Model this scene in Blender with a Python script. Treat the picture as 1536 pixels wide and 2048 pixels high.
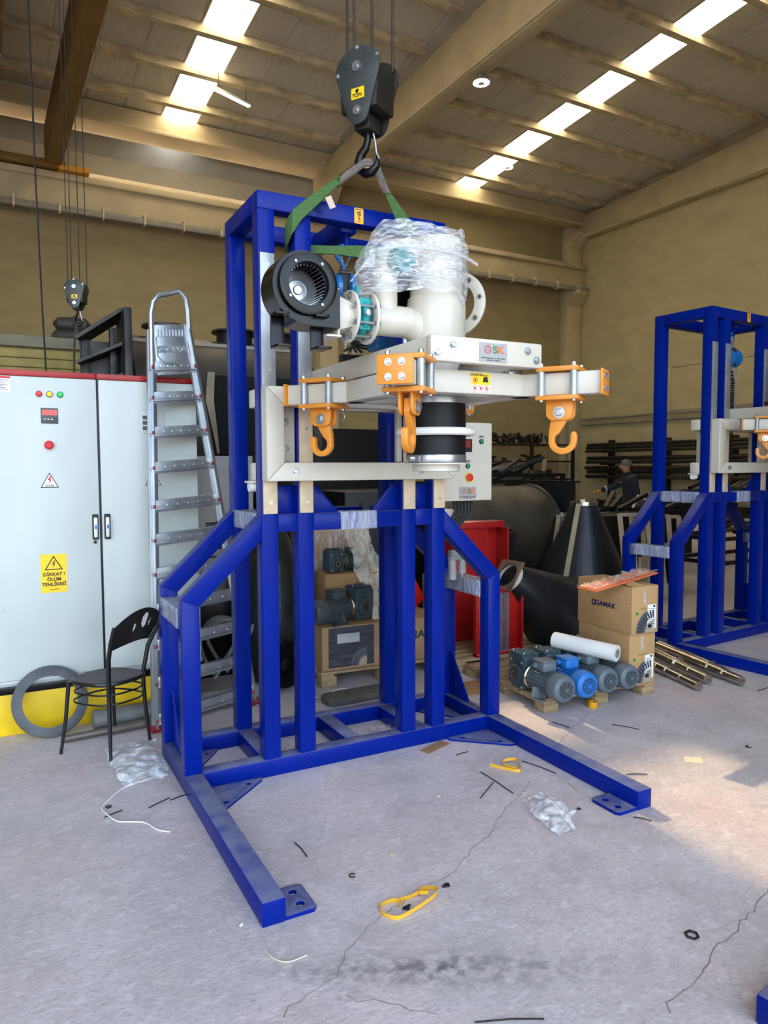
import bpy, bmesh, math, random
from mathutils import Vector, Matrix, noise
from mathutils.geometry import tessellate_polygon
R = math.radians
sc = bpy.context.scene
for o in list(bpy.data.objects):
    bpy.data.objects.remove(o)

# ------------------------------------------------------------------ camera
CAM = Vector((-0.7773, -3.5888, 1.6372))
YAW, PITCH, ROLL, FPX = 0.4887, -0.0632, -0.0042, 1452.86
cd = bpy.data.cameras.new('camera')
cd.sensor_fit = 'VERTICAL'
cd.sensor_height = 36.0
cd.lens = FPX / 2048 * 36
cd.clip_start, cd.clip_end = 0.05, 300
cam = bpy.data.objects.new('camera', cd)
sc.collection.objects.link(cam)
fwd = Vector((math.sin(YAW) * math.cos(PITCH), math.cos(YAW) * math.cos(PITCH), math.sin(PITCH)))
rgt = Vector((math.cos(YAW), -math.sin(YAW), 0))
up = rgt.cross(fwd)
r2 = rgt * math.cos(ROLL) + up * math.sin(ROLL)
u2 = -rgt * math.sin(ROLL) + up * math.cos(ROLL)
cam.matrix_world = Matrix(((r2.x, u2.x, -fwd.x, CAM.x), (r2.y, u2.y, -fwd.y, CAM.y), (r2.z, u2.z, -fwd.z, CAM.z), (0, 0, 0, 1)))
sc.camera = cam

# ------------------------------------------------------------------ sky, sun, exposure
SUN_EL, SUN_AZ = 33.05, 5.9          # degrees above the horizon, degrees from +Y towards +X
w = bpy.data.worlds.new('world')
sc.world = w
w.use_nodes = True
nt = w.node_tree
nt.nodes.clear()
sky = nt.nodes.new('ShaderNodeTexSky')
sky.sky_type = 'NISHITA'
sky.sun_disc = False
sky.sun_elevation = R(SUN_EL)
sky.sun_rotation = R(SUN_AZ)
sky.air_density, sky.dust_density, sky.ozone_density = 1.0, 2.0, 1.0
bg = nt.nodes.new('ShaderNodeBackground')
bg.inputs['Strength'].default_value = 1.75
wo = nt.nodes.new('ShaderNodeOutputWorld')
hz = nt.nodes.new('ShaderNodeMix')          # a hazy, whitish sky
hz.data_type = 'RGBA'
hz.inputs[0].default_value = 0.78
hz.inputs[7].default_value = (0.66, 0.655, 0.65, 1)
nt.links.new(sky.outputs[0], hz.inputs[6])
nt.links.new(hz.outputs[2], bg.inputs[0])
nt.links.new(bg.outputs[0], wo.inputs[0])
sl = bpy.data.lights.new('sun', 'SUN')
sl.energy = 25.0
sl.angle = R(0.6)
sl.color = (1.0, 0.78, 0.48)
so = bpy.data.objects.new('sun', sl)
sc.collection.objects.link(so)
sd = Vector((math.sin(R(SUN_AZ)) * math.cos(R(SUN_EL)), math.cos(R(SUN_AZ)) * math.cos(R(SUN_EL)), math.sin(R(SUN_EL))))
so.matrix_world = sd.to_track_quat('Z', 'Y').to_matrix().to_4x4() @ Matrix.Translation((0, 0, 40))
sc.view_settings.view_transform = 'Standard'
sc.view_settings.look = 'None'
sc.view_settings.gamma = 1.0
sc.view_settings.use_curve_mapping = False
sc.view_settings.exposure = 1.0
sc.cycles.max_bounces = 6
sc.cycles.diffuse_bounces = 4
sc.cycles.transparent_max_bounces = 10
sc.cycles.caustics_reflective = False
sc.cycles.caustics_refractive = False
sc.cycles.sample_clamp_indirect = 6.0

# ------------------------------------------------------------------ helpers
def lin(c):
    c /= 255
    return c / 12.92 if c <= 0.04045 else ((c + 0.055) / 1.055) ** 2.4
def S(r, g, b):
    return (lin(r), lin(g), lin(b), 1)

def mat(name, col, rough=0.5, metal=0.0, var=0.12, vs=6.0, bump=0.0, bs=40.0, col2=None, stretch=(1, 1, 1), dust_or_lit=None, spec=0.5, coat=0.0, detail=6):
    m = bpy.data.materials.new(name)
    m.use_nodes = True
    n, l = m.node_tree.nodes, m.node_tree.links
    b = n['Principled BSDF']
    b.inputs['Roughness'].default_value = rough
    b.inputs['Metallic'].default_value = metal
    b.inputs['Specular IOR Level'].default_value = spec
    b.inputs['Coat Weight'].default_value = coat
    b.inputs['Coat Roughness'].default_value = 0.1
    tc = n.new('ShaderNodeTexCoord')
    mp = n.new('ShaderNodeMapping')
    mp.inputs['Scale'].default_value = stretch
    l.new(tc.outputs['Object'], mp.inputs[0])
    ns = n.new('ShaderNodeTexNoise')
    ns.inputs['Scale'].default_value = vs
    ns.inputs['Detail'].default_value = detail
    l.new(mp.outputs[0], ns.inputs[0])
    cr = n.new('ShaderNodeValToRGB')
    cr.color_ramp.elements[0].position, cr.color_ramp.elements[1].position = 0.3, 0.7
    c2 = col2 or tuple(max(0, x * (1 - 2 * var)) for x in col[:3]) + (1,)
    c1 = col if col2 else tuple(min(1, x * (1 + var * 0.5)) for x in col[:3]) + (1,)
    cr.color_ramp.elements[0].color, cr.color_ramp.elements[1].color = c2, c1
    l.new(ns.outputs['Fac'], cr.inputs[0])
    out = cr.outputs[0]
    if dust_or_lit:
        dc, amt = dust_or_lit
        ge = n.new('ShaderNodeNewGeometry')
        sx = n.new('ShaderNodeSeparateXYZ')
        l.new(ge.outputs['Normal'], sx.inputs[0])
        mr = n.new('ShaderNodeMapRange')
        mr.inputs[1].default_value, mr.inputs[2].default_value = 0.6, 0.98
        l.new(sx.outputs['Z'], mr.inputs[0])
        n2 = n.new('ShaderNodeTexNoise')
        n2.inputs['Scale'].default_value, n2.inputs['Detail'].default_value = 9, 8
        l.new(tc.outputs['Object'], n2.inputs[0])
        m2 = n.new('ShaderNodeMapRange')
        m2.inputs[1].default_value, m2.inputs[2].default_value, m2.inputs[3].default_value, m2.inputs[4].default_value = 0.3, 0.65, amt * 0.35, amt
        l.new(n2.outputs['Fac'], m2.inputs[0])
        mu = n.new('ShaderNodeMath')
        mu.operation = 'MULTIPLY'
        l.new(mr.outputs[0], mu.inputs[0])
        l.new(m2.outputs[0], mu.inputs[1])
        mx = n.new('ShaderNodeMix')
        mx.data_type = 'RGBA'
        l.new(mu.outputs[0], mx.inputs[0])
        l.new(out, mx.inputs[6])
        mx.inputs[7].default_value = dc
        out = mx.outputs[2]
        mrr = n.new('ShaderNodeMapRange')
        mrr.inputs[3].default_value, mrr.inputs[4].default_value = rough, 0.85
        l.new(mu.outputs[0], mrr.inputs[0])
        l.new(mrr.outputs[0], b.inputs['Roughness'])
    l.new(out, b.inputs['Base Color'])
    if bump:
        nb = n.new('ShaderNodeTexNoise')
        nb.inputs['Scale'].default_value, nb.inputs['Detail'].default_value = bs, 6
        l.new(mp.outputs[0], nb.inputs[0])
        bp = n.new('ShaderNodeBump')
        bp.inputs['Strength'].default_value = bump
        bp.inputs['Distance'].default_value = 0.01
        l.new(nb.outputs['Fac'], bp.inputs['Height'])
        l.new(bp.outputs[0], b.inputs['Normal'])
    return m

def emis(name, col, st):
    m = mat(name, col, 0.4)
    b = m.node_tree.nodes['Principled BSDF']
    b.inputs['Emission Color'].default_value = col
    b.inputs['Emission Strength'].default_value = st
    return m

def film(name, white=0.35, col=(0.9, 0.92, 0.95, 1), vs=14, stretch=(1, 1, 4), lo=0.42, hi=0.7, bump=0.8):
    """thin crumpled plastic film: mostly see-through, milky and shiny along the creases"""
    m = bpy.data.materials.new(name)
    m.use_nodes = True
    n, l = m.node_tree.nodes, m.node_tree.links
    b = n['Principled BSDF']
    b.inputs['Base Color'].default_value = col
    b.inputs['Roughness'].default_value = 0.22
    tc = n.new('ShaderNodeTexCoord')
    mp = n.new('ShaderNodeMapping')
    mp.inputs['Scale'].default_value = stretch
    l.new(tc.outputs['Object'], mp.inputs[0])
    ns = n.new('ShaderNodeTexNoise')
    ns.inputs['Scale'].default_value, ns.inputs['Detail'].default_value, ns.inputs['Distortion'].default_value = vs, 8, 1.5
    l.new(mp.outputs[0], ns.inputs[0])
    mr = n.new('ShaderNodeMapRange')
    mr.inputs[1].default_value, mr.inputs[2].default_value, mr.inputs[3].default_value, mr.inputs[4].default_value = lo, hi, white * 0.35, min(1, white * 1.9)
    l.new(ns.outputs['Fac'], mr.inputs[0])
    l.new(mr.outputs[0], b.inputs['Alpha'])
    bp = n.new('ShaderNodeBump')
    bp.inputs['Strength'].default_value, bp.inputs['Distance'].default_value = bump, 0.02
    l.new(ns.outputs['Fac'], bp.inputs['Height'])
    l.new(bp.outputs[0], b.inputs['Normal'])
    return m

def V(*a):
    return Vector(a)
def basis(axis, ref=None):
    z = Vector(axis).normalized()
    ref = Vector(ref) if ref else (Vector((0, 0, 1)) if abs(z.z) < 0.9 else Vector((1, 0, 0)))
    x = ref.cross(z).normalized()
    return x, z.cross(x), z

class MB:
    """collects boxes, bars, tubes, lathes and prisms into one mesh object"""
    def __init__(s):
        s.v, s.f = [], []
    def add(s, vs, fs):
        o = len(s.v)
        s.v += [tuple(v) for v in vs]
        s.f += [tuple(i + o for i in f) for f in fs]
        return s
    def box(s, x0, x1, y0, y1, z0, z1):
        return s.add([(x, y, z) for z in (z0, z1) for y in (y0, y1) for x in (x0, x1)],
                     [(0, 2, 3, 1), (4, 5, 7, 6), (0, 1, 5, 4), (2, 6, 7, 3), (0, 4, 6, 2), (1, 3, 7, 5)])
    def obox(s, c, x, y, z, hx, hy, hz):
        c, x, y, z = Vector(c), Vector(x).normalized(), Vector(y).normalized(), Vector(z).normalized()
        return s.add([c + x * (hx * i) + y * (hy * j) + z * (hz * k) for k in (-1, 1) for j in (-1, 1) for i in (-1, 1)],
                     [(0, 2, 3, 1), (4, 5, 7, 6), (0, 1, 5, 4), (2, 6, 7, 3), (0, 4, 6, 2), (1, 3, 7, 5)])
    def bar(s, p, q, a, b, ref=None):
        p, q = Vector(p), Vector(q)
        x, y, z = basis(q - p, ref)
        return s.obox((p + q) / 2, x, y, z, a / 2, b / 2, (q - p).length / 2)
    def lathe(s, prof, c, axis=(0, 0, 1), n=24, ref=None, a0=0.0, a1=2 * math.pi, caps=True):
        c = Vector(c)
        x, y, z = basis(axis, ref)
        full = abs(a1 - a0 - 2 * math.pi) < 1e-6
        m = n if full else n + 1
        vs = []
        for r, h in prof:
            for i in range(m):
                t = a0 + (a1 - a0) * i / n
                vs.append(c + z * h + x * (r * math.cos(t)) + y * (r * math.sin(t)))
        fs = []
        for j in range(len(prof) - 1):
            for i in range(n):
                k = (i + 1) % m
                fs.append((j * m + i, j * m + k, (j + 1) * m + k, (j + 1) * m + i))
        if caps and full and prof[0][0] > 1e-6 and prof[0] != prof[-1]:
            fs.append(tuple(range(m))[::-1])
        if caps and full and prof[-1][0] > 1e-6 and prof[0] != prof[-1]:
            fs.append(tuple((len(prof) - 1) * m + i for i in range(m)))
        return s.add(vs, fs)
    def cyl(s, p, q, r, r2=None, n=16):
        p, q = Vector(p), Vector(q)
        return s.lathe([(r, 0), (r if r2 is None else r2, (q - p).length)], p, q - p, n)
    def ring(s, c, axis, ro, ri, h, n=28):
        return s.lathe([(ri, 0), (ro, 0), (ro, h), (ri, h), (ri, 0)], c, axis, n)
    def tube(s, pts, r, n=8, closed=False):
        pts = [Vector(p) for p in pts]
        m = len(pts)
        rr = r if isinstance(r, (list, tuple)) else [r] * m
        vs, x = [], None
        for i in range(m):
            if closed:
                t = pts[(i + 1) % m] - pts[i - 1]
            else:
                t = pts[min(i + 1, m - 1)] - pts[max(i - 1, 0)]
            t.normalize()
            if x is None:
                x = basis(t)[0]
            x = (x - t * x.dot(t)).normalized()
            y = t.cross(x)
            for k in range(n):
                a = 2 * math.pi * k / n
                vs.append(pts[i] + (x * math.cos(a) + y * math.sin(a)) * rr[i])
        fs = []
        for i in range(m if closed else m - 1):
            j = (i + 1) % m
            for k in range(n):
                k2 = (k + 1) % n
                fs.append((i * n + k, i * n + k2, j * n + k2, j * n + k))
        if not closed:
            fs.append(tuple(range(n))[::-1])
            fs.append(tuple((m - 1) * n + k for k in range(n)))
        return s.add(vs, fs)
    def prism(s, polys, o, ex, ey, d):
        """2-D outline (first) with holes (rest), extruded by the vector d"""
        if not isinstance(polys[0][0], (list, tuple)):
            polys = [polys]
        o, ex, ey, d = Vector(o), Vector(ex), Vector(ey), Vector(d)
        flat = [p for q in polys for p in q]
        N = len(flat)
        vs = [o + ex * a + ey * b for a, b in flat]
        vs += [v + d for v in vs]
        fs = []
        if len(polys) == 1 and False:
            pass
        tri = tessellate_polygon([[Vector((a, b, 0)) for a, b in q] for q in polys])
        for t in tri:
            fs.append(tuple(t))
            fs.append(tuple(N + i for i in reversed(t)))
        k = 0
        for q in polys:
            m = len(q)
            for i in range(m):
                j = (i + 1) % m
                fs.append((k + i, k + j, N + k + j, N + k + i))
            k += m
        return s.add(vs, fs)
    def strip(s, pts, wd, th=0.002):
        """flat band along pts; wd = list of half-width vectors"""
        n = len(pts)
        vs = []
        for i in range(n):
            p, h = Vector(pts[i]), Vector(wd[i])
            t = (Vector(pts[min(i + 1, n - 1)]) - Vector(pts[max(0, i - 1)])).normalized()
            nn = t.cross(h).normalized() * (th / 2)
            vs += [p - h - nn, p + h - nn, p + h + nn, p - h + nn]
        fs = [(0, 1, 2, 3), tuple(4 * (n - 1) + k for k in (3, 2, 1, 0))]
        for i in range(n - 1):
            for k in range(4):
                k2 = (k + 1) % 4
                fs.append((4 * i + k, 4 * i + 4 + k, 4 * i + 4 + k2, 4 * i + k2))
        return s.add(vs, fs)
    def mesh(s, name, m, bevel=0.0, seg=2, ang=None):
        ang = ang or (25 if bevel else 35)
        me = bpy.data.meshes.new(name)
        me.from_pydata(s.v, [], s.f)
        bm = bmesh.new()
        bm.from_mesh(me)
        bmesh.ops.recalc_face_normals(bm, faces=bm.faces)
        if bevel:
            es = [e for e in bm.edges if len(e.link_faces) == 2 and e.calc_face_angle(0) > R(30)]
            bmesh.ops.bevel(bm, geom=es, offset=bevel, segments=seg, affect='EDGES', profile=0.5, clamp_overlap=True)
        for f in bm.faces:
            f.smooth = True
        bm.to_mesh(me)
        bm.free()
        me.set_sharp_from_angle(angle=R(ang))
        me.materials.append(m)
        return me
    def build(s, name, m, parent=None, bevel=0.0, seg=2, ang=None):
        return link(name, s.mesh(name, m, bevel, seg, ang), parent)

def link(name, data, parent=None):
    o = bpy.data.objects.new(name, data)
    sc.collection.objects.link(o)
    if parent is not None:
        o.parent = parent
    return o
def empty(name, loc=(0, 0, 0), rz=0.0):
    o = link(name, None)
    o.empty_display_size = 0.1
    o.location = loc
    o.rotation_euler = (0, 0, rz)
    return o
def tag(o, label, cat, group=None, kind=None):
    o['label'] = label
    o['category'] = cat
    if group:
        o['group'] = group
    if kind:
        o['kind'] = kind
    return o
def rep(src, parent, M4):
    """another copy of a part that shares its mesh"""
    c = src.copy()
    sc.collection.objects.link(c)
    c.parent = parent
    c.matrix_local = M4
    return c
def text(name, body, size, m, parent, o, ex, ey, align='CENTER', depth=0.0006, bold=0.0, sx=1.0):
    """flat printed lettering as a mesh lying in the plane spanned by ex (reading direction) and ey (up)"""
    cu = bpy.data.curves.new(name, 'FONT')
    cu.body = body
    cu.size = size
    cu.align_x = align
    cu.align_y = 'CENTER'
    cu.extrude = depth / 2
    cu.offset = bold
    cu.resolution_u = 3
    t = bpy.data.objects.new(name, cu)
    me = bpy.data.meshes.new_from_object(t)
    bpy.data.objects.remove(t)
    bpy.data.curves.remove(cu)
    me.name = name
    ex, ey = Vector(ex).normalized(), Vector(ey).normalized()
    ez = ex.cross(ey)
    me.transform(Matrix(((ex.x * sx, ey.x, ez.x, o[0]), (ex.y * sx, ey.y, ez.y, o[1]), (ex.z * sx, ey.z, ez.z, o[2]), (0, 0, 0, 1))))
    me.materials.clear()
    me.materials.append(m)
    return link(name, me, parent)
def smooth(pts, n=5):
    pts = [Vector(p) for p in pts]
    out = []
    for i in range(len(pts) - 1):
        a, b_, c, d = pts[max(i - 1, 0)], pts[i], pts[i + 1], pts[min(i + 2, len(pts) - 1)]
        for k in range(n):
            t = k / n
            out.append(.5 * ((2 * b_) + (c - a) * t + (2 * a - 5 * b_ + 4 * c - d) * t * t + (3 * b_ - a - 3 * c + d) * t ** 3))
    return out + [pts[-1]]
def circ(cx, cy, r, n=12, a0=0.0):
    return [(cx + r * math.cos(a0 + 2 * math.pi * i / n), cy + r * math.sin(a0 + 2 * math.pi * i / n)) for i in range(n)]
def arc(cx, cy, r, a0, a1, n=8):
    return [(cx + r * math.cos(R(a0 + (a1 - a0) * i / n)), cy + r * math.sin(R(a0 + (a1 - a0) * i / n))) for i in range(n + 1)]
def rrect(x0, x1, y0, y1, r, n=4):
    return arc(x1 - r, y1 - r, r, 0, 90, n) + arc(x0 + r, y1 - r, r, 90, 180, n) + arc(x0 + r, y0 + r, r, 180, 270, n) + arc(x1 - r, y0 + r, r, 270, 360, n)
def bolt(name, parent, c, axis, r, m, h=None, washer=True):
    h = h or r * 0.9
    b = MB()
    if washer:
        b.lathe([(r * 1.45, 0), (r * 1.45, h * 0.2)], c, axis, 14)
    b.lathe([(r, 0), (r, h), (r * 0.8, h * 1.15)], c, axis, 6)
    return b.build(name, m, parent)
def crumple(name, m, parent, base, seed=0, amp=0.02, fr=6.0):
    """base = (verts, faces): shake the points with noise and link"""
    vs, fs = base
    out = []
    for v in vs:
        v = Vector(v)
        out.append(v + noise.noise_vector(v * fr + Vector((seed * 7.3, seed, 0))) * amp + noise.noise_vector(v * fr * 3 + Vector((0, seed * 5.1, 1))) * (amp * 0.4))
    b = MB()
    b.add(out, fs)
    return b.build(name, m, parent, ang=60)
def grid(f, nu, nv):
    vs = [f(i / nu, j / nv) for j in range(nv + 1) for i in range(nu + 1)]
    fs = [(j * (nu + 1) + i, j * (nu + 1) + i + 1, (j + 1) * (nu + 1) + i + 1, (j + 1) * (nu + 1) + i) for j in range(nv) for i in range(nu)]
    return vs, fs

# ------------------------------------------------------------------ materials
X, Y, Z = Vector((1, 0, 0)), Vector((0, 1, 0)), Vector((0, 0, 1))
BLUE = mat('blue_enamel', S(0, 31, 132), 0.3, var=0.06, vs=3, dust_or_lit=(S(128, 132, 152), 0.8), spec=0.16)
CREAM = mat('cream_enamel', S(208, 202, 186), 0.38, var=0.05, vs=3, coat=0.15)
WHITE = mat('white_enamel', S(236, 237, 232), 0.35, var=0.04, vs=3)
ORANGE = mat('orange_enamel', S(228, 146, 50), 0.4, var=0.06, vs=5)
ZINC = mat('zinc_steel', S(190, 194, 198), 0.32, 0.9, var=0.12, vs=18)
GALV = mat('galvanised_strip', S(176, 180, 184), 0.42, 0.55, var=0.14, vs=22, stretch=(1, 1, .4))
TAN = mat('tan_wear_strip', S(214, 192, 160), 0.6, var=0.1, vs=20)
RUBBER = mat('black_rubber', S(14, 15, 18), 0.5, var=0.1, vs=10, spec=0.3)
BLACK = mat('black_enamel', S(7, 7, 8), 0.25, var=0.1, vs=5, spec=0.3)
BLACKP = mat('black_plastic', S(22, 22, 23), 0.55)
TEAL = mat('teal_casting', S(20, 150, 150), 0.45, var=0.1)
HOISTB = mat('hoist_blue', S(20, 110, 180), 0.35, var=0.1, coat=0.3)
DSTEEL = mat('dark_mill_steel', S(62, 60, 58), 0.48, 0.6, var=0.3, vs=5, dust_or_lit=(S(110, 100, 88), 0.4))
BSTEEL = mat('bright_turned_steel', S(190, 182, 165), 0.22, 0.95, var=0.15, vs=12)
ALU = mat('aluminium', S(196, 202, 206), 0.34, 0.85, var=0.1, vs=10, stretch=(1, 1, .3))
RED = mat('red_enamel', S(168, 20, 19), 0.42, var=0.12, dust_or_lit=(S(215, 160, 140), 0.6))  # pink on upward faces puts the sunlit tops into the colour
REDP = mat('red_plastic', S(140, 28, 32), 0.5)
YEL = mat('yellow_paint', S(236, 196, 8), 0.55, var=0.14, vs=4)
YELS = mat('yellow_sticker', S(246, 205, 20), 0.4, var=0.02)
INK = mat('black_print', S(20, 20, 22), 0.5, var=0.0)
WPRT = mat('white_print', S(240, 240, 238), 0.5, var=0.0)
RPRT = mat('red_print', S(205, 30, 35), 0.5, var=0.0)
GPRT = mat('green_print', S(20, 130, 70), 0.5, var=0.0)
OPRT = mat('orange_print', S(225, 100, 40), 0.5, var=0.0)
NPRT = mat('navy_print', S(26, 40, 92), 0.5, var=0.05)
GPLATE = mat('brushed_name_plate', S(168, 168, 166), 0.45, 0.3, var=0.06, vs=30)
WOOD = mat('pallet_wood', S(176, 150, 112), 0.75, var=0.25, vs=5, stretch=(1, 6, 6), bump=0.3)
CARD = mat('cardboard', S(190, 152, 102), 0.8, var=0.1, vs=3)
CARD2 = mat('dull_cardboard', S(170, 132, 88), 0.8, var=0.15, vs=3)
MOTOR = mat('motor_grey', S(98, 110, 118), 0.5, var=0.12, vs=8)
GEAR = mat('gear_slate', S(58, 76, 84), 0.5, var=0.15, vs=8)
MBLUE = mat('motor_blue', S(40, 120, 200), 0.45, var=0.08)
FILM = film('stretch_film', 0.42)
FILM2 = film('patch_film', 0.42, col=(.8, .85, .95, 1), vs=40, stretch=(1, 1, .15), bump=0.4, lo=.25, hi=.85)
BAG = film('plastic_bag', 0.6, vs=10, stretch=(1, 1, 1), bump=1.0, lo=0.35)
# ================================================================== THE HALL
HS = 1.8                                     # the hall is measured in its own frame (u right, v deep) turned 1.3 degrees
HM = Matrix.Translation((CAM.x, CAM.y, 0)) @ Matrix.Rotation(R(1.3), 4, 'Z')
def hp(u, v, z):
    return (HS * u, HS * v, max(0.0, CAM.z + HS * (z - CAM.z)))
def hbox(b, u0, u1, v0, v1, z0, z1):
    p, q = hp(u0, v0, z0), hp(u1, v1, z1)
    return b.box(p[0], q[0], p[1], q[1], p[2], q[2])
def hw(u, v, z):
    return HM @ Vector(hp(u, v, z))
def hall(o, label, cat='structure', group=None):
    o.matrix_world = HM
    return tag(o, label, cat, group, 'structure')

# --- floor: worn concrete with reddish and grey stains
def floor_mat():
    m = mat('worn_concrete', S(206, 198, 199), 0.55, var=0.1, vs=2.2, bump=0.25, bs=60)
    n, l = m.node_tree.nodes, m.node_tree.links
    b = n['Principled BSDF']
    base = b.inputs['Base Color'].links[0].from_socket
    tc = n.new('ShaderNodeTexCoord')
    def layer(src, scale, lo, hi, col, amt, seed, stretch=(1, 1, 1), dist=0.0):
        mp = n.new('ShaderNodeMapping')
        mp.inputs['Location'].default_value = (seed, seed * 2, 0)
        mp.inputs['Scale'].default_value = stretch
        l.new(tc.outputs['Object'], mp.inputs[0])
        t = n.new('ShaderNodeTexNoise')
        t.inputs['Scale'].default_value, t.inputs['Detail'].default_value, t.inputs['Distortion'].default_value = scale, 9, dist
        t.inputs['Roughness'].default_value = 0.68
        l.new(mp.outputs[0], t.inputs[0])
        r = n.new('ShaderNodeMapRange')
        r.inputs[1].default_value, r.inputs[2].default_value, r.inputs[4].default_value = lo, hi, amt
        l.new(t.outputs['Fac'], r.inputs[0])
        x = n.new('ShaderNodeMix')
        x.data_type = 'RGBA'
        l.new(r.outputs[0], x.inputs[0])
        l.new(src, x.inputs[6])
        x.inputs[7].default_value = col
        return x.outputs[2]
    c = layer(base, 1.1, 0.5, 0.75, S(214, 184, 184), 0.55, 3)
    c = layer(c, 0.9, 0.55, 0.8, S(172, 170, 170), 0.6, 9)
    c = layer(c, 16, 0.5, 0.68, S(232, 227, 228), 0.5, 5, (1, 1.6, 1), 0.8)
    c = layer(c, 34, 0.5, 0.68, S(146, 139, 140), 0.5, 7, (1, 2.2, 1), 0.6)
    c = layer(c, 5, 0.52, 0.7, S(168, 160, 161), 0.55, 13, (1, 1.4, 1), 0.8)
    # one rubbed dark band across the floor in front of the stand
    sx = n.new('ShaderNodeSeparateXYZ')
    l.new(tc.outputs['Object'], sx.inputs[0])
    def gauss(sock, c0, wd):
        a = n.new('ShaderNodeMath'); a.operation = 'SUBTRACT'; a.inputs[1].default_value = c0
        l.new(sock, a.inputs[0])
        d = n.new('ShaderNodeMath'); d.operation = 'ABSOLUTE'
        l.new(a.outputs[0], d.inputs[0])
        r = n.new('ShaderNodeMapRange')
        r.inputs[1].default_value, r.inputs[2].default_value, r.inputs[3].default_value, r.inputs[4].default_value = 0, wd, 1, 0
        l.new(d.outputs[0], r.inputs[0])
        return r.outputs[0]
    rot = n.new('ShaderNodeVectorRotate')
    rot.rotation_type = 'Z_AXIS'
    rot.inputs['Angle'].default_value = R(27)
    rot.inputs['Center'].default_value = (0.35, -1.62, 0)
    l.new(tc.outputs['Object'], rot.inputs['Vector'])
    s2 = n.new('ShaderNodeSeparateXYZ')
    l.new(rot.outputs[0], s2.inputs[0])
    gx, gy = gauss(s2.outputs['X'], 0.45, 0.75), gauss(s2.outputs['Y'], -1.62, 0.11)
    tn = n.new('ShaderNodeTexNoise')
    tn.inputs['Scale'].default_value, tn.inputs['Detail'].default_value = 22, 8
    l.new(tc.outputs['Object'], tn.inputs[0])
    tr = n.new('ShaderNodeMapRange')
    tr.inputs[1].default_value, tr.inputs[2].default_value = 0.4, 0.62
    l.new(tn.outputs['Fac'], tr.inputs[0])
    k1 = n.new('ShaderNodeMath'); k1.operation = 'MULTIPLY'
    l.new(gx, k1.inputs[0]); l.new(gy, k1.inputs[1])
    k2 = n.new('ShaderNodeMath'); k2.operation = 'MULTIPLY'
    l.new(k1.outputs[0], k2.inputs[0]); l.new(tr.outputs[0], k2.inputs[1])
    x = n.new('ShaderNodeMix'); x.data_type = 'RGBA'
    l.new(k2.outputs[0], x.inputs[0]); l.new(c, x.inputs[6])
    x.inputs[7].default_value = S(100, 102, 103)
    l.new(x.outputs[2], b.inputs['Base Color'])
    b.inputs['Specular IOR Level'].default_value = 0.35
    return m
FLOORM = floor_mat()
b = MB()
b.box(-40, 45, -45, 40, -0.2, 0.0)
fl = tag(b.build('floor', FLOORM), 'worn grey concrete workshop floor with reddish stains', 'floor', kind='structure')
CRACK = mat('crack_shadow', S(140, 132, 128), 0.9)
def crack(pts, w, seed):
    random.seed(seed)
    fine = []
    for (a, c) in zip(pts[:-1], pts[1:]):
        a, c = Vector(a), Vector(c)
        k = max(2, int((c - a).length / 0.035))
        for i in range(k):
            p = a.lerp(c, i / k)
            fine.append(Vector((p.x + random.uniform(-.011, .011), p.y + random.uniform(-.011, .011), 0.0006)))
    hw_ = []
    for i in range(len(fine)):
        t = (fine[min(i + 1, len(fine) - 1)] - fine[max(i - 1, 0)])
        hw_.append(Vector((-t.y, t.x, 0)).normalized() * random.uniform(.35, 1) * w)
    q = MB()
    q.strip(fine, hw_, 0.0006)
    q.build('floor_crack', CRACK, fl)

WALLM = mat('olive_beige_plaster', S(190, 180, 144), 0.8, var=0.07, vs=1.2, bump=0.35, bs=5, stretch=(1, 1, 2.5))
CONC = mat('painted_concrete_beam', S(206, 192, 158), 0.75, var=0.08, vs=1.5)
CONC2 = mat('streaked_concrete_purlin', S(226, 212, 178), 0.8, var=0.2, vs=2.5, stretch=(1, 1, 3))
ROOFM = mat('grey_olive_roof_sheet', S(216, 213, 200), 0.65, var=0.08, vs=40, stretch=(1, .02, 1))
GREYW = mat('grey_upper_wall', S(205, 202, 186), 0.8, var=0.08, vs=1.0)
b = MB(); hbox(b, -9, 12.0, 12.2, 12.35, -1, 5.7); hbox(b, 5.5, 12.0, 12.2, 12.35, 5.7, 6.75)
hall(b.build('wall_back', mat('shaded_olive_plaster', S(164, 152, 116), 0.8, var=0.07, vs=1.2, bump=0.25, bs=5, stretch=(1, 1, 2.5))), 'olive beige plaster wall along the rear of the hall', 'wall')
b = MB(); hbox(b, -9, 12.0, 12.55, 12.65, 5.5, 7.3)
hall(b.build('wall_back_upper', GREYW), 'grey panel wall set back above the crane beam', 'wall')
b = MB(); hbox(b, 11.7, 11.85, -2.6, 12.35, -1, 6.71); hbox(b, 11.72, 11.85, -2.6, 12.6, 6.6, 8.1)
hall(b.build('wall_right', WALLM), 'long beige plaster side wall with rough rendered finish', 'wall')
b = MB(); hbox(b, -9.15, -9.0, -2.6, 12.65, -1, 8.3)
hall(b.build('wall_left', WALLM), 'beige side wall far beyond the white cabinets', 'wall')
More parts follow.
